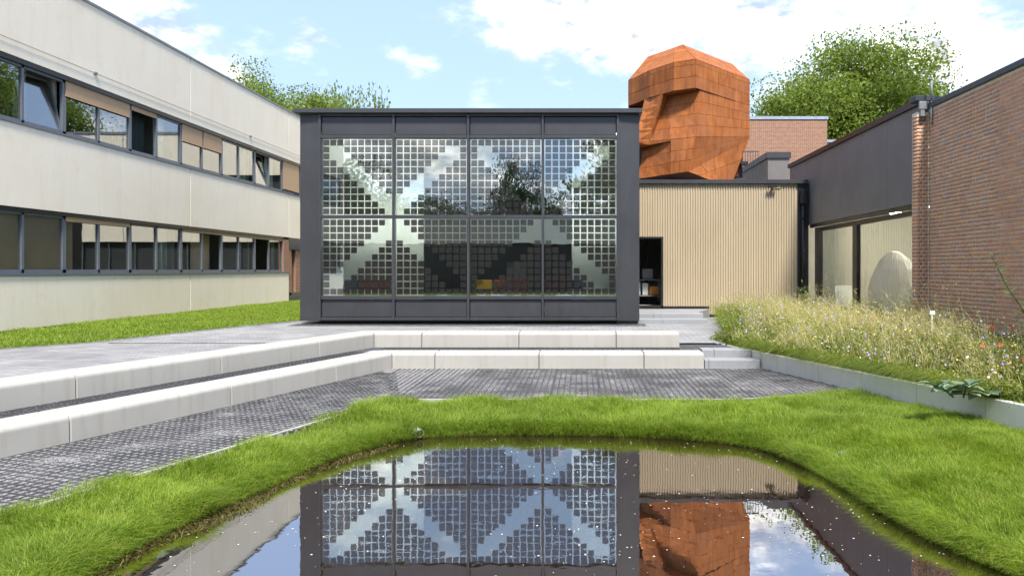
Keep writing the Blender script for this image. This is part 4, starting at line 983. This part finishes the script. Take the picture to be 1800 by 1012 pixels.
T1 = tree_mesh(11, 20.2, 7.2, 5.0, 360, 180000, .25); T2 = tree_mesh(23, 19.0, 6.0, 5.0, 320, 110000, .25); T3 = tree_mesh(5, 11.5, 5.0, 2.5, 110, 15000, .30)
tree('broadleaf_tree', (22.6, 60, 0), T1, M['treeleaf'], 'large leafy tree above the brick block and dark fascia', .4)
tree('broadleaf_tree', (33.0, 70, 0), T2, M['treeleaf'], 'leafy tree mostly hidden behind the brick hall roof', 1.4, (1.05, 1.05, .72))
tree('broadleaf_tree', (-24.8, 60, 0), T2, M['treeleaf'], 'leafy tree showing above the cream office roof', .2, (.80, .80, .885))
tree('broadleaf_tree', (-21.2, 68, 0), T3, M['treeleaf'], 'lower tree top between office roof and pavilion roof', 2.0, (.62, .62, 1.55))
# behind the camera, mirrored in the glass
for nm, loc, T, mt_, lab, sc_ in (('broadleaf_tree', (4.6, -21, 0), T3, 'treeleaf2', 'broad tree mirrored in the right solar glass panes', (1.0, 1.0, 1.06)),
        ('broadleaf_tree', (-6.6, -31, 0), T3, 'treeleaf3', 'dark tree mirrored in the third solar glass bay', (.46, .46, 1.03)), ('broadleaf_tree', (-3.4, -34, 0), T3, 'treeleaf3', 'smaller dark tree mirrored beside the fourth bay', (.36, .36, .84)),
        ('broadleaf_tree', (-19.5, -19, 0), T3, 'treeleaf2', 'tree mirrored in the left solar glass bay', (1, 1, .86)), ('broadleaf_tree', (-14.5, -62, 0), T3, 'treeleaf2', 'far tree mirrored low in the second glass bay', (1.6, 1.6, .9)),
        ('broadleaf_tree', (-26, -60, 0), T3, 'treeleaf2', 'far tree mirrored left of the second glass bay', (1.6, 1.6, 1.0)), ('broadleaf_tree', (12, -40, 0), T3, 'treeleaf2', 'tall tree mirrored at the right glass edge', (1.2, 1.2, 1.35))):
    tree(nm, loc, T, M[mt_], lab, random.random()*6, sc_)

# ------------------------------------------------------------------ grass and meadow
def blades(pos, h, w, lean, droop=.35, seed=1, aim=None):
    r_ = np.random.default_rng(seed); n = len(pos); a = r_.random(n)*6.283
    if aim is None: d_ = np.stack([np.cos(a), np.sin(a)], 1)
    else: d_ = aim+.7*np.stack([np.cos(a), np.sin(a)], 1); d_ /= np.linalg.norm(d_, axis=1)[:, None]
    fa = r_.random(n)*6.283; s = np.stack([np.cos(fa), np.sin(fa), np.zeros(n)], 1)*(w/2)[:, None]
    L = (lean*h)[:, None]; d3 = np.concatenate([d_, np.zeros((n, 1))], 1); up = np.array([0, 0, 1.0])
    b = pos; m1 = b+d3*L*.28+up*(h*.55)[:, None]; tip = b+d3*L+up*(h*(1-droop*lean))[:, None]
    V = np.stack([b-s, b+s, m1+s*.85, m1-s*.85, tip], 1).reshape(-1, 3); i = np.arange(n)*5
    return V, np.stack([i, i+1, i+2, i+3], 1), np.stack([i+3, i+2, i+4], 1)
def sample(n, x0, x1, y0, y1, seed): r_ = np.random.default_rng(seed); return r_.uniform(x0, x1, n), r_.uniform(y0, y1, n)
def lawn_mask(x, y):
    d = pdist(x, y); left = (x > xedge(y)+.02-.22*np.clip(vnoise(x, y, 2.1, 77)-.3, 0, 1)) | ((y > 11.05) & (x > -2.87))
    back = np.where(x < 2.435, y < 11.10+.16*np.clip(vnoise(x, y, 1.7, 78)-.35, 0, 1), y < 11.11+(x-2.435)*.34)
    return (d > -.03) & left & back & (x < xw(y)-.02)
x, y = sample(800000, -5.4, 6.6, 3.9, 12.0, 21)
# thin out with distance from the camera
keep = lawn_mask(x, y) & (rng.random(len(x)) < np.clip(1.15-.075*(y-4), .45, 1)); x, y = x[keep], y[keep]
d = pdist(x, y); z = terr(x, y)-.005; n = len(x)
tuft = vnoise(x, y, 2.3, 31)*.6+vnoise(x, y, 6.0, 32)*.4; bare = vnoise(x, y, 1.1, 41)
h = (.045+.175*tuft**1.3)*(.6+.8*rng.random(n)); edge = np.clip(1-d/.30, 0, 1); h += edge*.075*rng.random(n)+.03*np.clip(1-(x-xedge(y))/.2, 0, 1)*(x < -2.6)
h *= np.where(x > 2.9, .85, 1.0)
eps = .03; gxp = (pdist(x+eps, y)-pdist(x-eps, y)); gyp = (pdist(x, y+eps)-pdist(x, y-eps)); aim = -np.stack([gxp, gyp], 1); aim /= np.linalg.norm(aim, axis=1)[:, None]+1e-6
aim = aim*(edge*1.8)[:, None]+np.stack([vnoise(x, y, 1.6, 51)-.5, vnoise(x, y, 1.6, 52)-.5], 1)*1.6
kp = (bare > .12) | (rng.random(n) < .45)
V, Qd, Tr = blades(np.stack([x, y, z], 1)[kp], h[kp], (.0035+.003*rng.random(n))[kp], (.25+.75*rng.random(n)+edge*.3)[kp], .38, 3, aim[kp])
x2, y2 = sample(260000, -4.0, 3.9, 3.9, 10.2, 121); d2 = pdist(x2, y2); k2 = (d2 > -.03) & (d2 < .27) & lawn_mask(x2, y2); x2, y2, d2 = x2[k2], y2[k2], d2[k2]; n2_ = len(x2)
gx2 = pdist(x2+eps, y2)-pdist(x2-eps, y2); gy2 = pdist(x2, y2+eps)-pdist(x2, y2-eps); a2 = -np.stack([gx2, gy2], 1); a2 /= np.linalg.norm(a2, axis=1)[:, None]+1e-6
h2 = (.07+.10*vnoise(x2, y2, 3.0, 122))*(.6+.8*rng.random(n2_)); Vb2, Qb2, Tb2 = blades(np.stack([x2, y2, terr(x2, y2)-.004], 1), h2, .004+.003*rng.random(n2_), .5+.9*rng.random(n2_), .45, 123, a2*1.1)
o5 = len(V); V = np.concatenate([V, Vb2]); Qd = np.concatenate([Qd, Qb2+o5]); Tr = np.concatenate([Tr, Tb2+o5])
tag(link('pond_bank_grass', fast_mesh('pond_bank_grass', V, Qd, Tr), M['grass']), 'bright green grass on the banks round the pond', 'grass', kind='stuff')
NB_ = int(kp.sum())
# left lawn
x, y = sample(150000, XL, -7.5, 9.5, 36, 61); k = (x < lawnx(y)-.02) & (x > XL+.05); x, y = x[k], y[k]; n = len(x)
h = (.05+.07*vnoise(x, y, 1.2, 62))*(.6+.7*rng.random(n))+.05*np.clip(1-(x-XL)/.5, 0, 1)*rng.random(n)
V, Qd, Tr = blades(np.stack([x, y, zlawn(x, y)-.02], 1), h+.02, .010+.006*rng.random(n), .3+.6*rng.random(n), .35, 5)
tag(link('office_lawn_grass', fast_mesh('office_lawn_grass', V, Qd, Tr), M['grass']), 'green lawn strip along the cream office wall', 'grass', kind='stuff')
# brown margin plants in the shallows
x, y = sample(90000, -4.2, 3.6, 3.5, 10, 71); d = pdist(x, y); wl = np.where((x < -2.2) & (y < 9.2), .20, .03); k = (d < .015) & (d > -wl*(.4+1.4*vnoise(x, y, 1.9, 72))); x, y = x[k], y[k]; n = len(x)
V, Qd, Tr = blades(np.stack([x, y, np.full(n, ZW-.004)], 1), .02+.03*rng.random(n), .005+.004*rng.random(n), 1.6+2*rng.random(n), .22, 7)
tag(link('pond_margin_debris', fast_mesh('pond_margin_debris', V, Qd, Tr), M['algae']), 'brown dead grass floating along the pond edge', 'debris', kind='stuff')
# specks on the water
x, y = sample(1150, -3.4, 3.2, 3.6, 9.6, 81); k = (pdist(x, y) < -.12) & (vnoise(x, y, .9, 82)+.35*rng.random(len(x)) > .50); x, y = x[k], y[k]; n = len(x)
r_ = (.003+.007*rng.random(n)**2); an_ = np.linspace(0, 2*np.pi, 6, endpoint=False)
V = []; F_ = []
sp = MB()
for a, b, c in zip(x, y, r_):
    k0 = len(sp.v); el_ = random.uniform(.5, 1); ro = random.random()*3
    sp.v += [(a+c*math.cos(t+ro), b+c*el_*math.sin(t+ro), ZW+.003) for t in an_]; sp.f.append(tuple(range(k0, k0+6)))
me = bpy.data.meshes.new('floating_petals'); me.from_pydata(sp.v, [], sp.f); tag(link('floating_petals', me, M['fwhite']), 'white petals and fluff floating on the dark pond', 'petals', kind='stuff')
# meadow
def bed(x, y): return (x > xbed(y)+.02) & (x < 7.1) & (y < 22.6) & (y > 5)
x, y = sample(165000, 2.9, 7.1, 7.0, 22.6, 91); k = bed(x, y); x, y = x[k], y[k]; n = len(x)
k = rng.random(n) < np.clip(1.25-.045*(y-8), .4, 1)*(.08+1.35*vnoise(x, y, 1.9, 95)**1.4); x, y = x[k], y[k]; n = len(x)
prox = np.clip((x-xw(np.minimum(y, 16.3)))/1.5, 0, 1)      # shorter towards the wall
dn = .6*vnoise(x, y, 1.1, 92)+.4*vnoise(x, y, 3.5, 96); h = (.13+.34*prox+.26*dn)*(.45+.85*rng.random(n)**1.4); tall = rng.random(n) < .07; h = np.where(tall, h*1.25+.20, h)
isdry = rng.random(n) < np.clip((.12+.55*prox)*(.25+1.0*vnoise(x, y, .9, 93)), 0, .8)
aim = np.stack([-.9+1.6*(vnoise(x, y, 1.3, 97)-.5), -.25+1.6*(vnoise(x, y, 1.3, 98)-.5)], 1)*(.2+.9*vnoise(x, y, .8, 94))[:, None]
pos = np.stack([x, y, bedz(x, y)], 1)
g_ = ~isdry
V, Qd, Tr = blades(pos[g_], h[g_]*.80, (.007+.010*rng.random(n))[g_], (.2+.9*rng.random(n)+.4*(1-prox))[g_], .35, 9, aim[g_]); tag(link('meadow_greens', fast_mesh('meadow_greens', V, Qd, Tr), M['mgreen']), 'green stems and leaves low in the flower meadow', 'meadow', kind='stuff')
V, Qd, Tr = blades(pos[isdry], h[isdry]*1.15, (.006+.006*rng.random(n))[isdry], (.15+.85*rng.random(n)**1.5)[isdry], .3, 10, aim[isdry])
tips = V.reshape(-1, 5, 3)[:, 4]; nt_ = len(tips); sel = rng.random(nt_) < .5; tp = tips[sel]
# seed heads: small slanted diamonds in clusters at the tips
SV = []
for rep in range(4):
    q = tp+np.random.default_rng(rep).normal(size=tp.shape)*np.array([.018, .018, .03]); s1 = np.random.default_rng(rep+9).normal(size=tp.shape); s1 /= np.linalg.norm(s1, axis=1)[:, None]; s1[:, 2] = np.abs(s1[:, 2])+.5
    s2 = np.cross(s1, np.array([.3, 1, .2])); s2 /= np.linalg.norm(s2, axis=1)[:, None]; SV.append(np.stack([q-s1*.012, q+s2*.005, q+s1*.012, q-s2*.005], 1).reshape(-1, 3))
SV = np.concatenate(SV); nb = len(V); V2 = np.concatenate([V, SV]); Q2 = np.concatenate([Qd, nb+np.arange(len(SV)).reshape(-1, 4)])
tag(link('meadow_dry_grass', fast_mesh('meadow_dry_grass', V2, Q2, Tr), M['dry']), 'tall straw coloured grasses with seed heads in the flower bed', 'meadow', kind='stuff')
x3, y3 = sample(5200, 3.2, 4.4, 16.2, 20.5, 131); k3 = (x3 > xbed(y3)) & (x3 < xbed(y3)+.6); x3, y3 = x3[k3], y3[k3]; m3 = len(x3)
V3, Q3, T3_ = blades(np.stack([x3, y3, bedz(x3, y3)], 1), .35+.45*rng.random(m3), .005+.004*rng.random(m3), .3+.6*rng.random(m3), .35, 132, np.tile([-1.2, -.3], (m3, 1)))
x5, y5 = sample(42000, 3.4, 6.1, 7.3, 15.5, 161); o5_ = x5-xw(y5); k5 = (o5_ > .10) & (o5_ < .38) & (vnoise(x5, y5, 1.1, 162) > .5); x5, y5 = x5[k5], y5[k5]; m5 = len(x5)
V5, Q5, T5 = blades(np.stack([x5, y5, bedz(x5, y5)], 1), .20+.26*rng.random(m5), .005+.006*rng.random(m5), .9+.9*rng.random(m5), .55, 163, np.tile([-1.6, -.6], (m5, 1)))
o5_ = len(V3); V3 = np.concatenate([V3, V5]); Q3 = np.concatenate([Q3, Q5+o5_]); T3_ = np.concatenate([T3_, T5+o5_])
tag(link('meadow_fringe', fast_mesh('meadow_fringe', V3, Q3, T3_), M['mgreen']), 'feathery stems leaning left over the paving and the low wall', 'meadow', kind='stuff')
def leaflets(name, x, y, z, size, mat, label, seed):
    r_ = np.random.default_rng(seed); k = len(x); p = np.stack([x, y, z], 1); u = r_.normal(size=(k, 3)); u[:, 2] *= .5; u /= np.linalg.norm(u, axis=1)[:, None]; w = r_.normal(size=(k, 3))*.5; w[:, 2] += 1; v = np.cross(w, u); v /= np.linalg.norm(v, axis=1)[:, None]+1e-9
    sz = size*(.5+r_.random(k)); u *= sz[:, None]*.5; v *= sz[:, None]*.24
    V = np.stack([p-u, p-v, p+u, p+v], 1).reshape(-1, 3); tag(link(name, fast_mesh(name, V, np.arange(k*4).reshape(-1, 4)), mat), label, 'meadow', kind='stuff')
x4, y4 = sample(70000, 3.0, 6.0, 7.6, 17, 141); o4 = x4-xw(y4); k4 = (o4 > .02) & (o4 < .65*(.3+vnoise(x4, y4, 1.4, 142))) & (vnoise(x4, y4, 2.6, 143) > .28); x4, y4, o4 = x4[k4], y4[k4], o4[k4]
leaflets('meadow_edge_leaves', x4, y4, bedz(x4, y4)+.19*rng.random(len(x4))*np.clip(o4/.2, .25, 1), .065, M['mgreen'], 'leafy green ground cover along the top of the low wall', 144)
x4, y4 = sample(90000, 2.7, 7.1, 7.0, 22.4, 151); k4 = bed(x4, y4) & (vnoise(x4, y4, 1.2, 152) > .45); x4, y4 = x4[k4], y4[k4]
leaflets('meadow_leaves', x4, y4, bedz(x4, y4)+.02+.50*rng.random(len(x4))**1.3*np.clip((x4-xw(np.minimum(y4, 16.3)))/1.0, .25, 1), .075, M['mgreen'], 'small leaves among the meadow stems', 153)
# small flowers
def flowers(name, mat, n, seed, size, label, ymin=7, hi=.62):
    x, y = sample(n*3, 2.8, 7.0, ymin, 22, seed); k = bed(x, y); x, y = x[k][:n], y[k][:n]; r_ = np.random.default_rng(seed); m = len(x)
    cl = vnoise(x, y, .8, seed) > .38; x, y = x[cl], y[cl]; m = len(x); prox = np.clip((x-xw(np.minimum(y, 16.3)))/1.2, 0, 1)
    z = bedz(x, y)+.14+(.14+.36*prox)*(.5+.8*r_.random(m))*hi/.62; V = []; T = []
    for i in range(m):
        s = size*(.7+.6*r_.random()); tl = r_.normal(size=3)*.5; nrm = np.array([tl[0], -.7+tl[1], .8]); nrm /= np.linalg.norm(nrm); a = np.cross(nrm, [0, 0, 1]); a /= np.linalg.norm(a); b = np.cross(nrm, a); c0 = len(V); cpt = np.array([x[i]-.1, y[i], z[i]]); V.append(cpt+nrm*s*.25)
        for q in range(10):
            th = q*.6283; rr_ = s*(1 if q % 2 else .55); V.append(cpt+(a*math.cos(th)+b*math.sin(th))*rr_)
        for q in range(10): T.append((c0, c0+1+q, c0+1+(q+1) % 10))
    tag(link(name, fast_mesh(name, np.array(V), None, np.array(T)), mat), label, 'flowers', kind='stuff')
flowers('blue_flowers', M['blue'], 620, 101, .017, 'small pale blue flowers scattered through the meadow'); flowers('purple_flowers', M['purple'], 200, 102, .020, 'purple flowers scattered through the meadow')
flowers('yellow_flowers', M['yellow'], 240, 103, .016, 'small yellow flowers scattered through the meadow'); flowers('white_flowers', M['fwhite'], 130, 104, .016, 'small white flowers scattered through the meadow', hi=.5); flowers('pink_flowers', M['pink'], 80, 105, .017, 'small pink flowers scattered through the meadow')
# poppies, one by one
PU_ = lambda u, y: (u-PU)/F*y
PZ_ = lambda v, y: H+(PV-v)/F*y
def poppy(u, v, y, lab, s=.038):
    y *= 1.06; xx, zz = PU_(u, y), PZ_(v, y); zb_ = float(bedz(xx, y)); t = thing('poppy', lab, 'poppy', (xx, y, zb_), 'red poppies in the meadow')
    MB().tube([(xx+.02, y+.01, zb_), (xx+.03, y, (zz+zb_)*.5), (xx, y, zz)], [.003, .003, .0025], 5).build('stem', M['mgreen'], t)
    for q in range(4):
        m_ = MB(); a = q*1.571+.4; ca, sa = math.cos(a), math.sin(a); pts = [(0, 0, 0)]
        for k, tt in enumerate((-.8, -.3, .3, .8)): rr_ = s*(1.0 if abs(tt) < .5 else .8); pts.append((math.cos(a+tt)*rr_, math.sin(a+tt)*rr_, .012+.010*(k % 2)))
        m_.poly([(xx+p_[0], y+p_[1]*.6-p_[2], zz+p_[1]*.8) for p_ in pts]); m_.build('petal', M['red'], t)
for a in ((1599, 540, 15.0, 'red poppy before the hall window beside the brick pilaster'), (1534.5, 557.5, 14.2, 'red poppy before the foot of the hall window'), (1743, 574, 11.0, 'red poppy near the brick wall, left of the tall leaning weed'), (1777, 574, 10.8, 'larger red poppy right of its neighbour near the brick wall'),
          (1582, 599, 12.3, 'faded red poppy in the middle of the meadow'), (1726, 607, 10.3, 'small red poppy low in the right meadow'), (1758, 606, 10.1, 'red poppy low right in the meadow'), (1795, 630, 9.6, 'red poppy at the right picture edge'), (1562, 631, 11.4, 'tiny red poppy low above the wall'), (1531, 577, 13.2, 'pinkish red poppy left in the meadow')): poppy(*a)
# leafy weeds
def leaf(m, p, d_, up, L, W, droop=.25):
    p = Vector(p); d_ = Vector(d_).normalized(); up = Vector(up); s = d_.cross(up).normalized(); up2 = s.cross(d_)
    n0 = len(m.v); st = [(0, .08), (.3, .85), (.6, 1.0), (.85, .5), (1, .03)]
    for t, w in st:
        c = p+d_*L*t-Vector((0, 0, 1))*droop*L*t*t
        m.v += [tuple(c-s*W*w*.5+up2*W*.12*w), tuple(c), tuple(c+s*W*w*.5+up2*W*.12*w)]
    for i in range(4):
        a = n0+i*3
        for j in (0, 1): m.f.append((a+j, a+j+1, a+j+4, a+j+3))
def weed(name, label, pts, mat, nl, L, W, rad=.008, seed=1, spread=1.0, group=None):
    r_ = random.Random(seed); b = pts[0]; t = thing(name, label, 'plant', b, group)
    MB().tube(pts, [rad*(1-.7*i/(len(pts)-1)) for i in range(len(pts))], 6).build('stem', M['mgreen'], t)
    P_ = [Vector(p) for p in pts]
    for i in range(nl):
        f = .12+.88*i/max(1, nl-1); g_ = f*(len(P_)-1); k = min(int(g_), len(P_)-2); p = P_[k].lerp(P_[k+1], g_-k); a = i*2.4+r_.uniform(-.4, .4); m_ = MB()
        leaf(m_, p, (math.cos(a)*spread, math.sin(a)*spread, r_.uniform(.2, .8)), (0, 0, 1), L*(1.15-.5*f)*r_.uniform(.7, 1.2), W*(1.15-.5*f)*r_.uniform(.8, 1.2), r_.uniform(.1, .5)); m_.build('leaf', mat, t, True)
yy = 19.5; weed('thistle', 'upright bright green thistle before the black corner of the annex', [(PU_(1420, yy), yy, -.06), (PU_(1416, yy), yy, .5), (PU_(1413, yy), yy, PZ_(505, yy))], M['plant'], 46, .34, .10, .018, 4)
yy = 19.2; weed('leafy_weed', 'low green weed beside the thistle in the meadow', [(PU_(1440, yy), yy, -.06), (PU_(1432, yy), yy, .3), (PU_(1428, yy), yy, PZ_(530, yy))], M['plant'], 30, .36, .11, .016, 6)
yy = 9.9; weed('leaning_weed', 'tall weed leaning left in front of the right brick wall', [(PU_(1850, yy), yy, -.12), (PU_(1815, yy), yy, .75), (PU_(1770, yy), yy, 1.25), (PU_(1742, yy), yy, PZ_(448, yy))], M['plant'], 38, .26, .065, .013, 8)
weed('leaning_weed', 'green stalk at the right picture edge above the meadow', [(PU_(1812, 9), 9, -.06), (PU_(1800, 9), 9, .5), (PU_(1785, 9), 9, .95)], M['plant'], 20, .16, .04, .008, 18)
yy = 11.0; weed('broadleaf_plant', 'small broad leaved plant standing in the middle of the meadow', [(PU_(1684, yy), yy, -.15), (PU_(1682, yy), yy, .3), (PU_(1680, yy), yy, PZ_(578, yy))], M['plant'], 11, .30, .10, .009, 12)
yy = 9.5
for i, (u0, v0, u1, v1, lab) in enumerate(((1672, 700, 1625, 672, 'grey green broad leaved plant hanging left over the flower bed wall'), (1690, 705, 1690, 672, 'grey green broad leaved plant rising over the flower bed wall'), (1700, 712, 1735, 690, 'grey green broad leaved plant hanging right over the flower bed wall'))):
    weed('kale_plant', lab, [(PU_(u0, yy)+.08, yy+.1, -.20), (PU_((u0+u1)/2, yy), yy-.1, PZ_((v0+v1)/2, yy)+.06), (PU_(u1, yy), yy-.2, PZ_(v1, yy))], M['plantblue'], 15, .30, .15, .012, 30+i)
# plant label sign
yy = 12.6; ps = thing('plant_label', 'small white label on a stake in the meadow before the brick wall', 'sign', (PU_(1638.5, yy), yy, -.06)); cx = PU_(1638.5, yy)
MB().box(cx-.012, cx+.012, yy, yy+.02, -.1, PZ_(552, yy)).build('stake', M['white'], ps); MB().cbox(cx-.045, cx+.045, yy-.012, yy-.001, PZ_(553, yy), PZ_(546, yy), .003).build('plate', M['white'], ps)
# outlet pipes of the pond
def outlet(c, d_, label, r=.055, L=.34):
    c = Vector(c); d_ = Vector(d_).normalized(); t = thing('outlet_pipe', label, 'pipe', tuple(c), 'pond outlet pipes'); m_ = MB(); a = d_.cross(Vector((0, 0, 1))).normalized(); b = d_.cross(a); n = 18
    for rr_, off in ((r, -L), (r, 0), (r*.88, 0), (r*.88, -L*.9)):
        for k in range(n): th = 2*math.pi*k/n; m_.v.append(tuple(c+d_*off+(a*math.cos(th)+b*math.sin(th))*rr_))
    for i in range(3):
        for k in range(n): k2 = (k+1) % n; m_.f.append((i*n+k, i*n+k2, (i+1)*n+k2, (i+1)*n+k))
    m_.build('tube', M['pvc'], t, True); m2 = MB(); m2.poly([tuple(c-d_*L*.6+(a*math.cos(2*math.pi*k/n)+b*math.sin(2*math.pi*k/n))*r*.87) for k in range(n)]); m2.build('dark_inside', M['black'], t)
outlet((PU_(738, 9.55), 9.55, PZ_(762, 9.55)), (.45, -.85, -.05), 'grey drain pipe end in the grass at the far pond bank')
outlet((PU_(1455, 8.25), 8.25, PZ_(806, 8.25)), (-.95, -.25, -.12), 'grey drain pipe end in the grass at the right pond bank', .055, .24)
print('grass blades', NB_, 'meadow', n)
